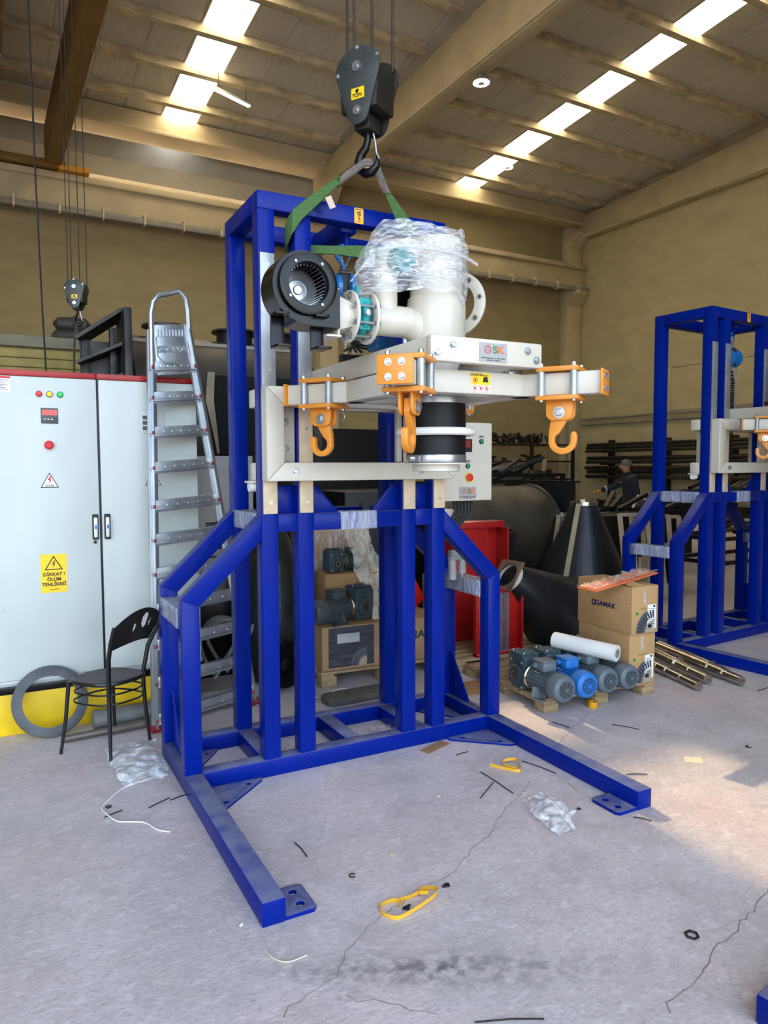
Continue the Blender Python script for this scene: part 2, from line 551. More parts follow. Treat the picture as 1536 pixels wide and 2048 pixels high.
# rear of the hall, behind the photographer: an unseen wall, its gate on the left shaped to steer the daylight
DOOR = (-13.0, 4.5, 9.0)
b = MB(); b.box(DOOR[1], HS * 12, -2.2, -1.9, 0, 15); b.box(HS * -9, DOOR[0], -2.2, -1.9, 0, 15); b.box(DOOR[0], DOOR[1], -2.2, -1.9, DOOR[2], 15)
hall(b.build('wall_front', WALLM), 'unseen beige wall with a wide gate shaped for daylight behind the photographer', 'wall')
pl = bpy.data.lights.new('gate_daylight_portal', 'AREA')
pl.shape = 'RECTANGLE'
pl.size, pl.size_y = DOOR[1] - DOOR[0], DOOR[2]
pl.cycles.is_portal = True
po = bpy.data.objects.new('gate_daylight_portal', pl)
sc.collection.objects.link(po)
po.matrix_world = HM @ Matrix.Translation(((DOOR[0] + DOOR[1]) / 2, -1.9, DOOR[2] / 2)) @ Matrix.Rotation(R(90), 4, 'X') @ Matrix.Rotation(R(180), 4, 'Y') @ Matrix.Rotation(0, 4, 'Z')
# shallow blind recess frame on the side wall
b = MB()
for (v0, v1, z0, z1) in ((9.55, 9.62, 2.72, 3.5), (5.0, 9.62, 2.68, 2.72), (5.0, 9.62, 3.5, 3.54)):
    hbox(b, 11.685, 11.7, v0, v1, z0, z1)
hall(b.build('trim_2', WALLM), 'thin raised plaster outline on the side wall', 'trim')

def roofz(v):
    return 7.05 + 0.078 * (12.2 - v)
PV = [11.3 - 0.885 * k for k in range(9)]
bays = [12.62] + PV
ce = MB()
b0 = hp(-9, -1, roofz(-1)); 
def rpan(b, u0, u1, v0, v1, th=0.06, dz=0.0):
    vs = [hp(u, v, roofz(v) + t + dz) for t in (0, th) for v in (v0, v1) for u in (u0, u1)]
    return b.add(vs, [(0, 2, 3, 1), (4, 5, 7, 6), (0, 1, 5, 4), (2, 6, 7, 3), (0, 4, 6, 2), (1, 3, 7, 5)])
rpan(ce, -9, 12, -1.9, PV[-1])
rpan(ce, -9, 2.70 - 0.555 * 6, PV[-1], 12.62)
rpan(ce, 2.70 + 0.555 * 17, 12.2, PV[-1], 12.62)
ceil = hall(ce.build('ceiling', ROOFM), 'grey corrugated sheet roof over the hall', 'ceiling')
pane_m = bpy.data.materials.new('skylight_sheet')
pane_m.use_nodes = True
n, l = pane_m.node_tree.nodes, pane_m.node_tree.links
n.clear()
tr = n.new('ShaderNodeBsdfTransparent'); tr.inputs[0].default_value = (1, .97, .9, 1)
tl = n.new('ShaderNodeBsdfTranslucent'); tl.inputs[0].default_value = (.9, .88, .8, 1)
tn = n.new('ShaderNodeTexNoise'); tn.inputs['Scale'].default_value = 3
mr = n.new('ShaderNodeMapRange'); mr.inputs[3].default_value, mr.inputs[4].default_value = 0.66, 0.74
l.new(tn.outputs['Fac'], mr.inputs[0])
mx = n.new('ShaderNodeMixShader'); l.new(mr.outputs[0], mx.inputs[0]); l.new(tr.outputs[0], mx.inputs[1]); l.new(tl.outputs[0], mx.inputs[2])
ou = n.new('ShaderNodeOutputMaterial'); l.new(mx.outputs[0], ou.inputs[0])
win = {}
for idx, k in ((1, 0), (2, 10)):
    b = MB()
    for e in (0, 0.555):
        rpan(b, 2.70 + .555 * k + e - 0.012, 2.70 + .555 * k + e + 0.012, PV[-1], 12.2, 0.05, -0.01)
    win[k] = hall(b.build('window_%d' % idx, ROOFM), ('strip of translucent skylight panes beside the crane hook, glaring in the sun', 'strip of translucent skylight panes over the far stand')[idx - 1], 'skylight')
for j in range(len(bays) - 1):
    v1, v0 = bays[j], bays[j + 1]
    for k in range(-6, 17):
        u0 = 2.70 + .555 * k
        b = MB()
        if k in (0, 10):
            rpan(b, u0, u0 + .555, v0, min(v1, 12.2) , 0.01, 0.015)
            b.build('pane', pane_m, win[k])
        else:
            rpan(b, u0, u0 + .555, v0, v1)
            b.build('roof_panel', ROOFM, ceil, bevel=0.035, seg=1)
BAYU = ((-6.4, -0.42), (-0.38, 5.5), (5.7, 11.55))
for k, v in enumerate(PV):
    for bi, (a, c) in enumerate(BAYU):
        b = MB()
        hbox(b, a, c, v - .055, v + .055, roofz(v) - .115, roofz(v))
        hall(b.build('roof_purlin', CONC2, bevel=0.01), ('streaked concrete roof purlin left of the brown crane girder', 'streaked concrete roof purlin between the crane girder and the sloping main rafter', 'streaked concrete roof purlin between the main rafter and the side wall')[bi], 'purlin', 'roof purlins of the %s bay' % ('outer', 'middle', 'end')[bi])
def rafter(u, wd, label):
    b = MB()
    pr = [(12.2, 6.5), (12.2, 6.93), (7.8, 7.15), (-1, 7.7), (-1, 6.45)]
    pts = [(HS * v, CAM.z + HS * (z - CAM.z)) for v, z in pr]
    b.prism(pts, (HS * (u - wd / 2), 0, 0), Y, Z, X * (HS * wd))
    o = hall(b.build('roof_rafter', CONC, bevel=0.03), label, 'rafter')
    b = MB()
    hbox(b, u - wd / 2 - .03, u + wd / 2 + .03, -1, 12.1, 6.5, 6.56)
    b.build('lower_flange', CONC, o, bevel=0.02)
    return o
rafter(5.6, .2, 'broad tapered concrete rafter rising over the crane hook')
rafter(11.62, .16, 'concrete end rafter running along the top of the side wall')
rafter(-0.4, .2, 'concrete rafter behind the orange crane girders')
b = MB(); hbox(b, 11.66, 11.72, -1, 12.0, 6.66, 6.72)
hall(b.build('trim_1', BLACKP), 'dark shadow gap strip between side wall and end rafter', 'trim')
b = MB(); hbox(b, -9, 11.75, 11.78, 12.18, 6.78, 7.06)
eb = hall(b.build('eave_beam', CONC, bevel=0.03), 'pale concrete gutter beam along the rear eaves', 'beam')
b = MB(); hbox(b, -9, 11.75, 11.72, 12.2, 6.74, 6.8); b.build('lower_flange', CONC, eb, bevel=0.02)
b = MB(); hbox(b, -9, 5.5, 12.36, 12.55, 6.2, 6.5)
hall(b.build('far_beam', GREYW, bevel=0.02), 'grey beam of the neighbouring bay seen above the crane beam', 'beam')
b = MB(); hbox(b, -9, 11.7, 11.85, 12.15, 5.48, 5.84)
cb = hall(b.build('crane_beam', CONC, bevel=0.02), 'pale concrete crane runway beam along the rear wall', 'beam')
b = MB(); hbox(b, -9, 11.7, 11.78, 12.2, 5.84, 5.93); b.build('top_flange', CONC, cb, bevel=0.015)
TRAY = mat('grey_cable_tray', S(150, 148, 138), 0.6)
for i in range(22):
    u0 = -1.2 + i * .6
    if 5.3 < u0 < 5.75: continue
    b = MB(); hbox(b, u0, u0 + .59, 11.74, 11.82, 5.36, 5.45); b.build('cable_tray', TRAY, cb, bevel=0.01)
    b = MB(); hbox(b, u0 - .012, u0 + .012, 11.72, 11.84, 5.34, 5.5); b.build('tray_bracket', CONC2, cb)
def column(u0, u1, v0, v1, label):
    b = MB(); hbox(b, u0, u1, v0, v1, -1, 6.8)
    o = hall(b.build('column', CONC, bevel=0.02), label, 'column')
    for zz, ww in ((5.38, .1), (6.6, .12)):
        b = MB()
        p0 = hp(u0, v0, zz)
        b.prism([(0, 0), (-HS * .22, 0), (-HS * .22, -HS * .08), (0, -HS * .3)], (HS * u0, HS * v0, p0[2]), Y, Z, X * HS * (u1 - u0))
        b.build('corbel', CONC, o, bevel=0.01)
    return o
column(5.42, 5.78, 11.95, 12.2, 'concrete wall column under the main rafter')
column(11.3, 11.68, 11.95, 12.2, 'concrete corner column where rear and side walls meet')
for i, z in enumerate((2.62, 2.5)):
    b = MB()
    b.cyl(hp(11.66, 3.0, z), hp(11.66, 11.9, z + .02), 0.04, n=10)
    hall(b.build('wall_pipe', TRAY), ('upper', 'lower')[i] + ' of two thin conduits along the side wall', 'pipe')
b = MB(); b.cyl(hp(11.25, 11.9, -1), hp(11.25, 11.9, 3.3), .05, n=10)
hall(b.build('down_pipe', TRAY), 'thin vertical pipe beside the corner column', 'pipe')

# --- bridge crane at the left: two box girders on an end truck
CRANE = mat('brown_orange_crane_paint', S(134, 100, 42), 0.6, var=0.12, vs=3)
CRANEY = mat('crane_yellow_paint', S(214, 148, 24), 0.55, var=0.08)
cr = empty('bridge_crane'); cr.matrix_world = HM
tag(cr, 'brown orange overhead bridge crane resting on the rear runway beam', 'crane')
b = MB(); hbox(b, 1.02, 1.24, -1, 11.75, 5.99, 6.5); b.build('girder', CRANE, cr, bevel=0.02)
b = MB(); hbox(b, -.4, .38, -1, 11.75, 5.99, 6.5); b.build('girder', CRANE, cr, bevel=0.02)
b = MB(); hbox(b, -.6, 1.3, 11.7, 11.98, 5.95, 6.06); b.build('end_truck', CRANE, cr, bevel=0.02)
b = MB(); hbox(b, 1.2, 1.62, 11.68, 12.0, 5.94, 6.02); b.build('buffer', CRANEY, cr, bevel=0.02)

# --- lamps on the roof
LEDM = emis('led_white', (1, .97, .9, 1), 14)
def highbay(u, v, z, label):
    e = empty('high_bay_lamp'); e.matrix_world = HM @ Matrix.Translation(hp(u, v, z))
    tag(e, label, 'lamp')
    b = MB(); b.lathe([(.06, .18), (.09, .12), (.19, .03), (.2, 0), (.18, 0)], (0, 0, 0), Z, 24); b.build('housing', GALV, e)
    b = MB(); b.ring((0, 0, -.006), Z, .18, .085, .006, 24); b.build('led_ring', LEDM, e)
    b = MB(); b.lathe([(.08, -.004), (.075, -.02)], (0, 0, 0), Z, 16); b.build('sensor', WHITE, e)
    b = MB(); b.tube([(0, 0, .18), (0, 0, .5)], .012, 6); b.build('hanger', BLACKP, e)
highbay(5.62, 7.51, 6.36, 'round lit high bay lamp under the main rafter')
highbay(8.62, 10.72, 7.04, 'round lit high bay lamp in front of a pale skylight pane')
e = empty('tube_lamp'); e.matrix_world = HM @ Matrix.Translation(hp(3.39, 10.41, 6.9)) @ Matrix.Rotation(R(22), 4, 'Z')
tag(e, 'long lit tube lamp hanging below the glaring skylight strip', 'lamp')
b = MB(); b.box(-.57, .57, -.06, .06, 0, .05); b.build('housing', WHITE, e, bevel=.01)
b = MB(); b.box(-.56, .56, -.05, .05, -.03, 0); b.build('diffuser', emis('tube_white', (1, .96, .85, 1), 3), e, bevel=.01)
for xx in (-.45, .45):
    b = MB(); b.tube([(xx, 0, .05), (xx, 0, .52)], .008, 6); b.build('hanger_wire', BLACKP, e)
# ================================================================== THE BAG FILLING STANDS
T = 0.09
XA, XB, XC, XD, WD = 0.4175, 0.6171, 1.2454, 1.4460, 1.9423
HT, H1, H2, LA, DP, BH = 3.0244, 1.3862, 0.9777, 1.195, 0.5856, 0.0925
XBR = 1.40                                   # rear right tower post
HK = {'a': (0.60, -0.394, -1, 1), 'b': (0.60, -1.206, -1, -1), 'c': (1.34, -1.206, 1, -1), 'd': (1.34, -0.394, 1, 1)}
WELD = mat('weld_bead', S(60, 90, 215), 0.35, var=0.1)

def sk_plate(parent, o, ex, ey, w, h):
    """brushed name plate with the round mark, S in green and K in orange"""
    o, ex, ey = Vector(o), Vector(ex).normalized(), Vector(ey).normalized()
    ez = ex.cross(ey)
    b = MB(); b.obox(o, ex, ey, ez, w / 2, h / 2, 0.001)
    p = b.build('name_plate', GPLATE, parent)
    f = ez * 0.0015
    c = o + ex * (-.2 * w) + ey * (.14 * h) + f
    b = MB(); b.ring(c, ez, .12 * w, .1 * w, .0006, 24)
    for k in range(3):
        a = R(90 + 120 * k)
        b.bar(c + ez * .0003, c + (ex * math.cos(a) + ey * math.sin(a)) * .1 * w + ez * .0003, .012 * w, .0006, ez)
    b.build('round_mark', RPRT, p)
    text('letter', 'S', .52 * h, GPRT, p, o + ex * (.06 * w) + ey * (.14 * h) + f, ex, ey, bold=.012 * h, sx=1.35)
    text('letter', 'K', .52 * h, OPRT, p, o + ex * (.26 * w) + ey * (.14 * h) + f, ex, ey, bold=.012 * h, sx=1.35)
    text('small_print', 'OSK AUTOMATION CO. LTD. TURKEY', .075 * h, INK, p, o + ey * (-.3 * h) + f, ex, ey, bold=.002 * h, sx=1.2)
    text('small_print', 'ISTANBUL / TURKEY', .075 * h, INK, p, o + ey * (-.41 * h) + f, ex, ey, bold=.002 * h, sx=1.2)
    for sx in (-1, 1):
        b = MB(); b.lathe([(.012 * w, 0), (.009 * w, .002)], o + ex * (.475 * w * sx) + ez * .001, ez, 8); b.build('rivet', ZINC, p)
    return p

HOOKPOLY = None
def hook_outline():
    cx, cz, ro, ri = 0.010, -0.115, 0.060, 0.035
    p = [(-.028, .03), (.028, .03), (.036, -.02)]
    p += [(.03, -.03)] 
    p += [(-.004, -.085)]
    p += arc(cx, cz, ri, 150, 355, 12)
    p += [(cx + ri - .001, cz + .022)]
    p += [(cx + ri + .003, cz + .03), (cx + (ri + ro) / 2, cz + .036), (cx + ro - .004, cz + .03), (cx + ro, cz + .02)]
    p += arc(cx, cz, ro, 0, -170, 14)
    p += [(-.046, -.07)]
    return p

def hook_unit(root, x, y, sx, sy):
    d = (V(.56 * sx, .83 * sy, 0) if sx * sy < 0 else V(.72 * sx, .69 * sy, 0)).normalized()
    nn = V(-d.y, d.x, 0)
    if nn.y > 0: nn = -nn
    c = V(x, y, 0)
    zt0, zt1 = 1.93, 2.024
    st = MB(); st.obox(c + d * -.02 + Z * (zt0 + zt1) / 2, d, nn, Z, .195, .047, .047)
    stub = st.build('outrigger_tube', CREAM, root, bevel=.007)
    b = MB(); b.obox(c + d * .18 + Z * 1.977, d, nn, Z, .005, .068, .052); cap = b.build('end_plate', ORANGE, stub, bevel=.003)
    for i in (-1, 1):
        for j in (-1, 1):
            bolt('bolt', stub, c + d * .185 + nn * (.025 * i) + Z * (1.977 + .026 * j), d, .0095, ZINC, .008)
    u = MB(); u.obox(c + Z * 1.918, d, nn, Z, .088, .082, .0095)
    plate = u.build('hook_bracket', ORANGE, root, bevel=.003)
    b = MB(); b.obox(c + Z * 2.037, d, nn, Z, .088, .082, .0095); b.build('top_plate', ORANGE, plate, bevel=.003)
    for i in (-1, 1):
        for j in (-1, 1):
            q = c + d * (.068 * i) + nn * (.064 * j)
            b = MB(); b.cyl(q + Z * 1.9275, q + Z * 2.0275, .0155, n=14); b.build('spacer_rod', GALV, plate)
            bolt('bolt', plate, q + Z * 2.0465, Z, .009, ZINC, .014)
            bolt('bolt', plate, q + Z * 1.9085, -Z, .009, ZINC, .006)
    cl = MB()
    for j in (-1, 1):
        poly = [(-.056, .05), (.056, .05)] + arc(.026, -.002, .03, 0, -90, 5)[0:] + arc(-.026, -.002, .03, -90, -180, 5)
        cl.prism(poly, c + nn * (.024 * j - .005) + Z * 1.859, d, Z, nn * .01)
        cl_o = None
    cl.build('clevis', ORANGE, plate, bevel=.002)
    k = MB(); k.prism(hook_outline(), c - nn * .0125 + Z * 1.859, d, Z, nn * .025)
    hk = k.build('bag_hook', ORANGE, root, bevel=.004)
    bolt('bolt', hk, c + nn * .029 + Z * 1.859, nn, .017, ZINC, .014)
    bolt('bolt', hk, c - nn * .029 + Z * 1.859, -nn, .015, ZINC, .02)
    return hk

def film_patch(root, x0, x1, y0, y1, z0, z1, seed):
    """a few turns of clinging film around a beam"""
    random.seed(seed)
    b = MB()
    e = .004
    b.box(x0 - e, x1 + e, y0 - e, y1 + e, z0 - e, z1 + e)
    me_src = b
    bm = bmesh.new()
    me = bpy.data.meshes.new('film')
    me.from_pydata(b.v, [], b.f)
    bm.from_mesh(me)
    bmesh.ops.subdivide_edges(bm, edges=bm.edges[:], cuts=7, use_grid_fill=True)
    for v in bm.verts:
        v.co += noise.noise_vector(v.co * 30 + Vector((seed, 0, 0))) * .004
    for f in bm.faces: f.smooth = True
    bm.to_mesh(me); bm.free()
    me.materials.append(FILM2)
    return link('film_wrap', me, root)

def stand(label, loc, rz, full):
    root = empty('bag_filling_stand', loc, rz)
    tag(root, label, 'filling stand', 'blue bag filling stands')
    P = lambda name, b, m=BLUE, bev=.005, par=None: b.build(name, m, par or root, bevel=bev)
    bx = lambda *a: MB().box(*a)
    front, rear = (0, T), (DP - T, DP)
    # tower posts with wear strips
    posts = {}
    for k, x in (('A', XA), ('B', XB), ('C', XC), ('D', XD)):
        posts[k] = P('tower_post', bx(x, x + T, 0, T, BH, HT - T))
        for (z0, z1, m) in ((2.04, 2.715, GALV), (H1 + .006, 2.04, TAN)):
            s = P('wear_strip', bx(x + .008, x + T - .006, -.011, 0, z0, z1), m, .0015, posts[k])
        for zz in (H1 + .062, 1.835, 2.13, 2.66):
            b = MB(); b.lathe([(.008, 0), (.007, .0015), (.003, .0016), (.003, .0004)], (x + .05, -.011, zz), -Y, 10); b.build('screw', ZINC, posts[k])
    for x in (XA, XBR):
        P('tower_post', bx(x, x + T, DP - T, DP, BH, HT - T))
    # crown frame
    P('crown_beam', bx(XA, XD + T, 0, T, HT - T, HT))
    P('crown_beam', bx(XA, XBR + T, DP - T, DP, HT - T, HT))
    for x in (XA, XBR):
        P('crown_beam', bx(x, x + T, T, DP - T, HT - T, HT))
    hb = P('hoist_beam', bx(.925, 1.015, T, DP - T, HT - T - .02, HT - .02))
    P('hoist_lug', MB().prism(arc(0, 0, .03, 180, 360, 8) + [(.03, .05), (-.03, .05)], (.97 - .006, .15, HT - .16), Y, Z, X * .012), BLUE, .002, hb)
    # middle frame at the head of the base
    for x0, x1 in ((XA + T, XB), (XB + T, XC), (XC + T, XD)):
        P('middle_beam', bx(x0, x1, 0, T, H1 - T, H1))
        P('middle_beam', bx(x0, min(x1, XBR) if x1 == XD else x1, DP - T, DP, H1 - T, H1))
    for x in (XA, XBR):
        P('side_beam', bx(x, x + T, T, DP - T, H1 - T, H1))
    P('gusset_plate', MB().prism([(0, 0), (.17, 0), (.035, .15), (0, .15)], (XB + T, .05, H1), X, Z, Y * .01), bev=.001)
    P('gusset_plate', MB().prism([(0, 0), (-.17, 0), (-.035, .15), (0, .15)], (XC, .05, H1), X, Z, Y * .01), bev=.001)
    for x0, x1 in ((XA + T, XB), (XC + T, XD)):
        P('gusset_plate', MB().prism([(0, 0), (x1 - x0, 0), (x1 - x0, .15), (.03, .15), (0, .12)], (x0, .06, H1), X, Z, Y * .01), bev=.001)
    # base: corner posts, knee braces, low side beams, ground beams, arms
    zin = H1 - .126 - (H1 - H2) / XA * (XA - T)
    for mir in (0, 1):
        fx = (lambda a: a) if not mir else (lambda a: WD - a)
        for y0, y1 in (front, rear):
            ax = XA if not (mir and y0 > 0) else WD - XBR - T
            P('corner_post', MB().prism([(fx(0), BH), (fx(T), BH), (fx(T), zin), (fx(0), H2)], (0, y0, 0), X, Z, Y * T))
            P('knee_brace', MB().prism([(fx(0), H2), (fx(T), zin), (fx(ax), H1 - .126), (fx(ax), H1)], (0, y0, 0), X, Z, Y * T))
        xs = sorted((fx(0), fx(T)))
        P('low_side_beam', bx(xs[0], xs[1], T, DP - T, H2 - .15, H2 - .06))
        P('ground_arm', bx(xs[0], xs[1], -LA, DP, 0, BH))
        # foot plate with two holes at the free end of the arm
        ox = fx(T)
        s = -1 if mir else 1
        poly = [[(0, 0), (s * .11, 0), (s * .125, .015), (s * .125, .165), (s * .11, .18), (0, .18)], circ(s * .075, .05, .016), circ(s * .075, .13, .016)]
        P('foot_plate', MB().prism(poly, (ox, -LA + .004, 0), X, Y, Z * .016), bev=.002)
        # three-cornered floor plates in the angles
        poly = [[(0, 0), (s * .3, 0), (s * .3, -.03), (s * .03, -.27), (0, -.27)], circ(s * .22, -.05, .014), circ(s * .06, -.2, .014)]
        P('corner_plate', MB().prism(poly, (ox, 0, 0), X, Y, Z * .012), bev=.001)
        poly = [[(0, 0), (s * .2, 0), (s * .2, -.02), (s * .03, -.25), (0, -.25)], circ(s * .13, -.05, .012)]
        P('corner_plate', MB().prism(poly, (ox, DP - T, 0), X, Y, Z * .012), bev=.001)
        # upright rib on the ground arm
        P('upright_rib', MB().prism([(0, 0), (-.22, 0), (-.22, .02), (-.03, .29), (0, .29)], (fx(T / 2) - .005, DP - T, BH), Y, Z, X * .01), bev=.001)
    P('ground_beam', bx(T, WD - T, 0, T, 0, BH))
    P('ground_beam', bx(T, WD - T, DP - T, DP, 0, BH))
    for x in (XA, .925, XC + .1):
        P('ground_tie', bx(x, x + T, T, DP - T, 0, BH))
    film_patch(root, XA, XA + T, T, DP - T, H1 - T, H1, 1)
    film_patch(root, 0, T, T, DP - T, H2 - .15, H2 - .06, 2)
    film_patch(root, WD - T, WD, T, DP - T, H2 - .15, H2 - .06, 3)
    film_patch(root, .87, 1.08, 0, T, H1 - T, H1, 4)
    # sliding carriage: mitred front frame, rear frame, cheek plates
    cx0, cx1, cz0, cz1, tw = XA, XD + T, 1.562, 2.04, .095
    for y0, y1 in ((-.1, -.012), (.1, .188)):
        fr = [((cx0, cz0), (cx1, cz0), (cx1 - tw, cz0 + tw), (cx0 + tw, cz0 + tw)), ((cx0, cz1), (cx0 + tw, cz1 - tw), (cx1 - tw, cz1 - tw), (cx1, cz1)),
              ((cx0, cz0), (cx0 + tw, cz0 + tw), (cx0 + tw, cz1 - tw), (cx0, cz1)), ((cx1, cz0), (cx1, cz1), (cx1 - tw, cz1 - tw), (cx1 - tw, cz0 + tw))]
        if y0 > 0:      # the rear frame has its uprights set inwards
            i = .09
            fr = [((cx0, cz0), (cx1, cz0), (cx1, cz0 + tw), (cx0, cz0 + tw)), ((cx0, cz1 - tw), (cx1, cz1 - tw), (cx1, cz1), (cx0, cz1)),
                  ((cx0 + i, cz0 + tw), (cx0 + i + tw, cz0 + tw), (cx0 + i + tw, cz1 - tw), (cx0 + i, cz1 - tw)), ((cx1 - i - tw, cz0 + tw), (cx1 - i, cz0 + tw), (cx1 - i, cz1 - tw), (cx1 - i - tw, cz1 - tw))]
        for q in fr:
            P('carriage_tube', MB().prism(list(q), (0, y0, 0), X, Z, Y * (y1 - y0)), CREAM, .008)
    ck = P('carriage_cheek', bx(XA + T + .004, XB - .006, .02, .035, cz0 + tw, cz1 - tw), CREAM, .002)
    for zz in (1.73, 1.87):
        bolt('bolt', ck, (XA + T + .055, .02, zz), -Y, .014, GALV, .006)
    P('carriage_cheek', bx(XC + T + .004, XD - .006, .02, .035, cz0 + tw, cz1 - tw), CREAM, .002)
    for xx in (XA + .15, XD - .13):
        bolt('bolt', root, (xx, -.1, cz0 + .05), -Y, .014, ZINC, .012)
    for xx in (XA - .0, XD + T):
        b = MB(); b.cyl((xx - .02, .145, cz0 - .03), (xx + .02, .145, cz0 - .03), .028, n=16); b.build('guide_roller', WHITE, root)
        P('roller_fork', bx(xx - .03, xx + .03, .1, .188, cz0 - .012, cz0), CREAM, .001)
    P('inner_guide', bx(XC - .035, XC - .004, -.01, .02, 1.66, 1.95), CREAM, .002)
    # cantilever arms: channels with a front channel carrying the name plate
    az0, az1 = 2.043, 2.136
    for x0, s in ((.70, 1), (1.24, -1)):
        P('cantilever_channel', MB().prism([(0, 0), (.05 * s, 0), (.05 * s, .008), (.009 * s, .012), (.009 * s, .082), (.05 * s, .086), (.05 * s, .093), (0, .093)], (x0, -1.16, az0), X, Z, Y * 1.15), CREAM, .002)
    fc = P('front_channel', bx(.698, 1.242, -1.2, -1.16, az0 - .004, az1 + .004), CREAM, .008)
    for (xx, zz) in ((.725, 2.07), (.797, 2.105), (1.165, 2.105), (1.21, 2.07)):
        bolt('bolt', fc, (xx, -1.2, zz), -Y, .0115, ZINC, .01)
    sk_plate(fc, (.99, -1.2012, 2.087), X, Z, .135, .075)
    # load frame: square of tubes with four corner outriggers
    lx0, lx1, ly0, ly1 = .647, 1.293, -1.115, -.485
    z0, z1, q = 1.93, 2.024, .094
    lf = P('load_frame_tube', bx(lx0 + .02, lx1 - .02, ly0, ly0 + q, z0, z1), CREAM, .007)
    P('load_frame_tube', bx(lx0 + .02, lx1 - .02, ly1 - q, ly1, z0, z1), CREAM, .007)
    P('load_frame_tube', bx(lx0, lx0 + q, ly0 + .03, ly1 - .03, z0, z1), CREAM, .007)
    P('load_frame_tube', bx(lx1 - q, lx1, ly0 + .03, ly1 - .03, z0, z1), CREAM, .007)
    for (xx, yy) in ((.75, -1.07), (1.19, -1.07), (.75, -.53), (1.19, -.53)):
        b = MB(); b.box(xx - .035, xx + .035, yy - .02, yy + .02, z1, az0); b.build('load_cell', ZINC, root, bevel=.002)
    # warning sticker
    st = MB(); st.box(.945, 1.038, ly0 - .0012, ly0 - .0002, 1.94, 2.016); st = st.build('warning_sticker', YELS, lf)
    b = MB(); b.box(.945, 1.038, ly0 - .0016, ly0 - .001, 1.94, 1.968); b.build('sticker_field', WPRT, st)
    yy = ly0 - .0018
    text('print', 'LOADCELL', .013, INK, st, (.972, yy, 2.0085), X, Z, bold=.0004)
    b = MB(); b.prism([(-.014, 0), (.014, 0), (.009, .022), (-.009, .022)], (1.014, yy, 1.98), X, Z, -Y * .0004); b.box(1.0, 1.028, yy - .0004, yy, 2.005, 2.008); b.build('print', INK, st)
    b = MB()
    for (qx, qz, r) in ((.963, 1.987, .012), (.961, 1.954, .011), (.9905, 1.954, .011), (1.02, 1.954, .011)):
        b.ring((qx, yy, qz), -Y, r, r * .8, .0004, 20)
        b.bar((qx - r * .6, yy - .0003, qz + r * .6), (qx + r * .6, yy - .0003, qz - r * .6), .002, .0004, Y)
    b.build('print', RPRT, st)
    b = MB()
    for (qx, qz) in ((.963, 1.987), (.961, 1.954), (.9905, 1.954), (1.02, 1.954)):
        b.lathe([(.005, 0), (.004, .0003)], (qx, yy, qz), -Y, 8)
    b.build('print', INK, st)
    for k in 'abcd':
        hook_unit(root, *HK[k])
    P('dark_gap_box', bx(.82, .93, -.66, -.56, 2.3, 2.52), BLACK, .006)  # black box added to fill the dark gap between tee and tower
    b = MB(); b.tube([(.70 + .02 * math.cos(a), -.37, 1.878 + .02 * math.sin(a)) for a in [2 * math.pi * i / 18 for i in range(18)]], .0022, 6, True); b.build('split_ring', ZINC, root)
    # filling spout: clamps, rubber sleeve, air ring
    c = V(.975, -.795, 0)
    L_ = lambda name, prof, m, n=40: MB().lathe(prof, c, Z, n).build(name, m, root)
    L_('sleeve_clamp', [(.1345, 1.912), (.1345, 1.94)], ZINC)
    sl_ = L_('rubber_sleeve', [(.118, 1.66), (.133, 1.675), (.134, 1.78), (.133, 1.92), (.12, 1.935)], RUBBER)
    L_('sleeve_clamp', [(.1345, 1.651), (.1355, 1.653), (.1355, 1.684), (.1345, 1.686)], ZINC)
    L_('sleeve_flange', [(.14, 1.644), (.14, 1.650)], CREAM)
    L_('spout_mouth', [(.1, 1.612), (.106, 1.614), (.106, 1.646)], CREAM)
    b = MB(); b.tube([c + V(.163 * math.cos(a), .163 * math.sin(a), 1.787) for a in [2 * math.pi * i / 36 for i in range(36)]], .0175, 10, True); b.build('air_ring', WHITE, root)
    b = MB(); b.cyl(c + V(-.13, -.06, 1.668), c + V(-.165, -.05, 1.668), .012, n=8); b.bar(c + V(-.135, -.08, 1.668), c + V(-.15, -.02, 1.668), .02, .024); b.build('clamp_screw', ZINC, root)
    # inlet: stub pipe, tee, elbow, tower, side flange
    L_('inlet_tower', [(.09, 1.95), (.09, 2.05), (.131, 2.14), (.131, 2.34), (.126, 2.375), (.116, 2.378), (.113, 2.62), (.108, 2.63)], CREAM)
    if not full:
        L_('tower_cap', [(.12, 2.6), (.125, 2.66), (.1, 2.68)], CREAM)
    pz = 2.26
    tee = MB(); tee.lathe([(.066, 0), (.066, .19)], (.635, -.8, pz), X, 28)
    tee.lathe([(.053, 0), (.053, .22)], (.715, -.8, pz), Z, 28)
    tee.build('tee_pipe', CREAM, root)
    b = MB(); b.tube([(.82, -.8, pz), (.86, -.8, pz - .012), (.9, -.8, pz - .04), (.93, -.8, pz - .07)], .0665, 28); b.build('elbow', CREAM, root)
    b = MB(); b.ring((.822, -.8, pz), X, .0685, .06, .006, 28); b.build('weld_seam', CREAM, root)
    b = MB(); b.tube([(.715, -.8, 2.46), (.73, -.8, 2.52), (.78, -.8, 2.56), (.86, -.8, 2.57)], .053, 24); b.build('upper_bend', CREAM, root)
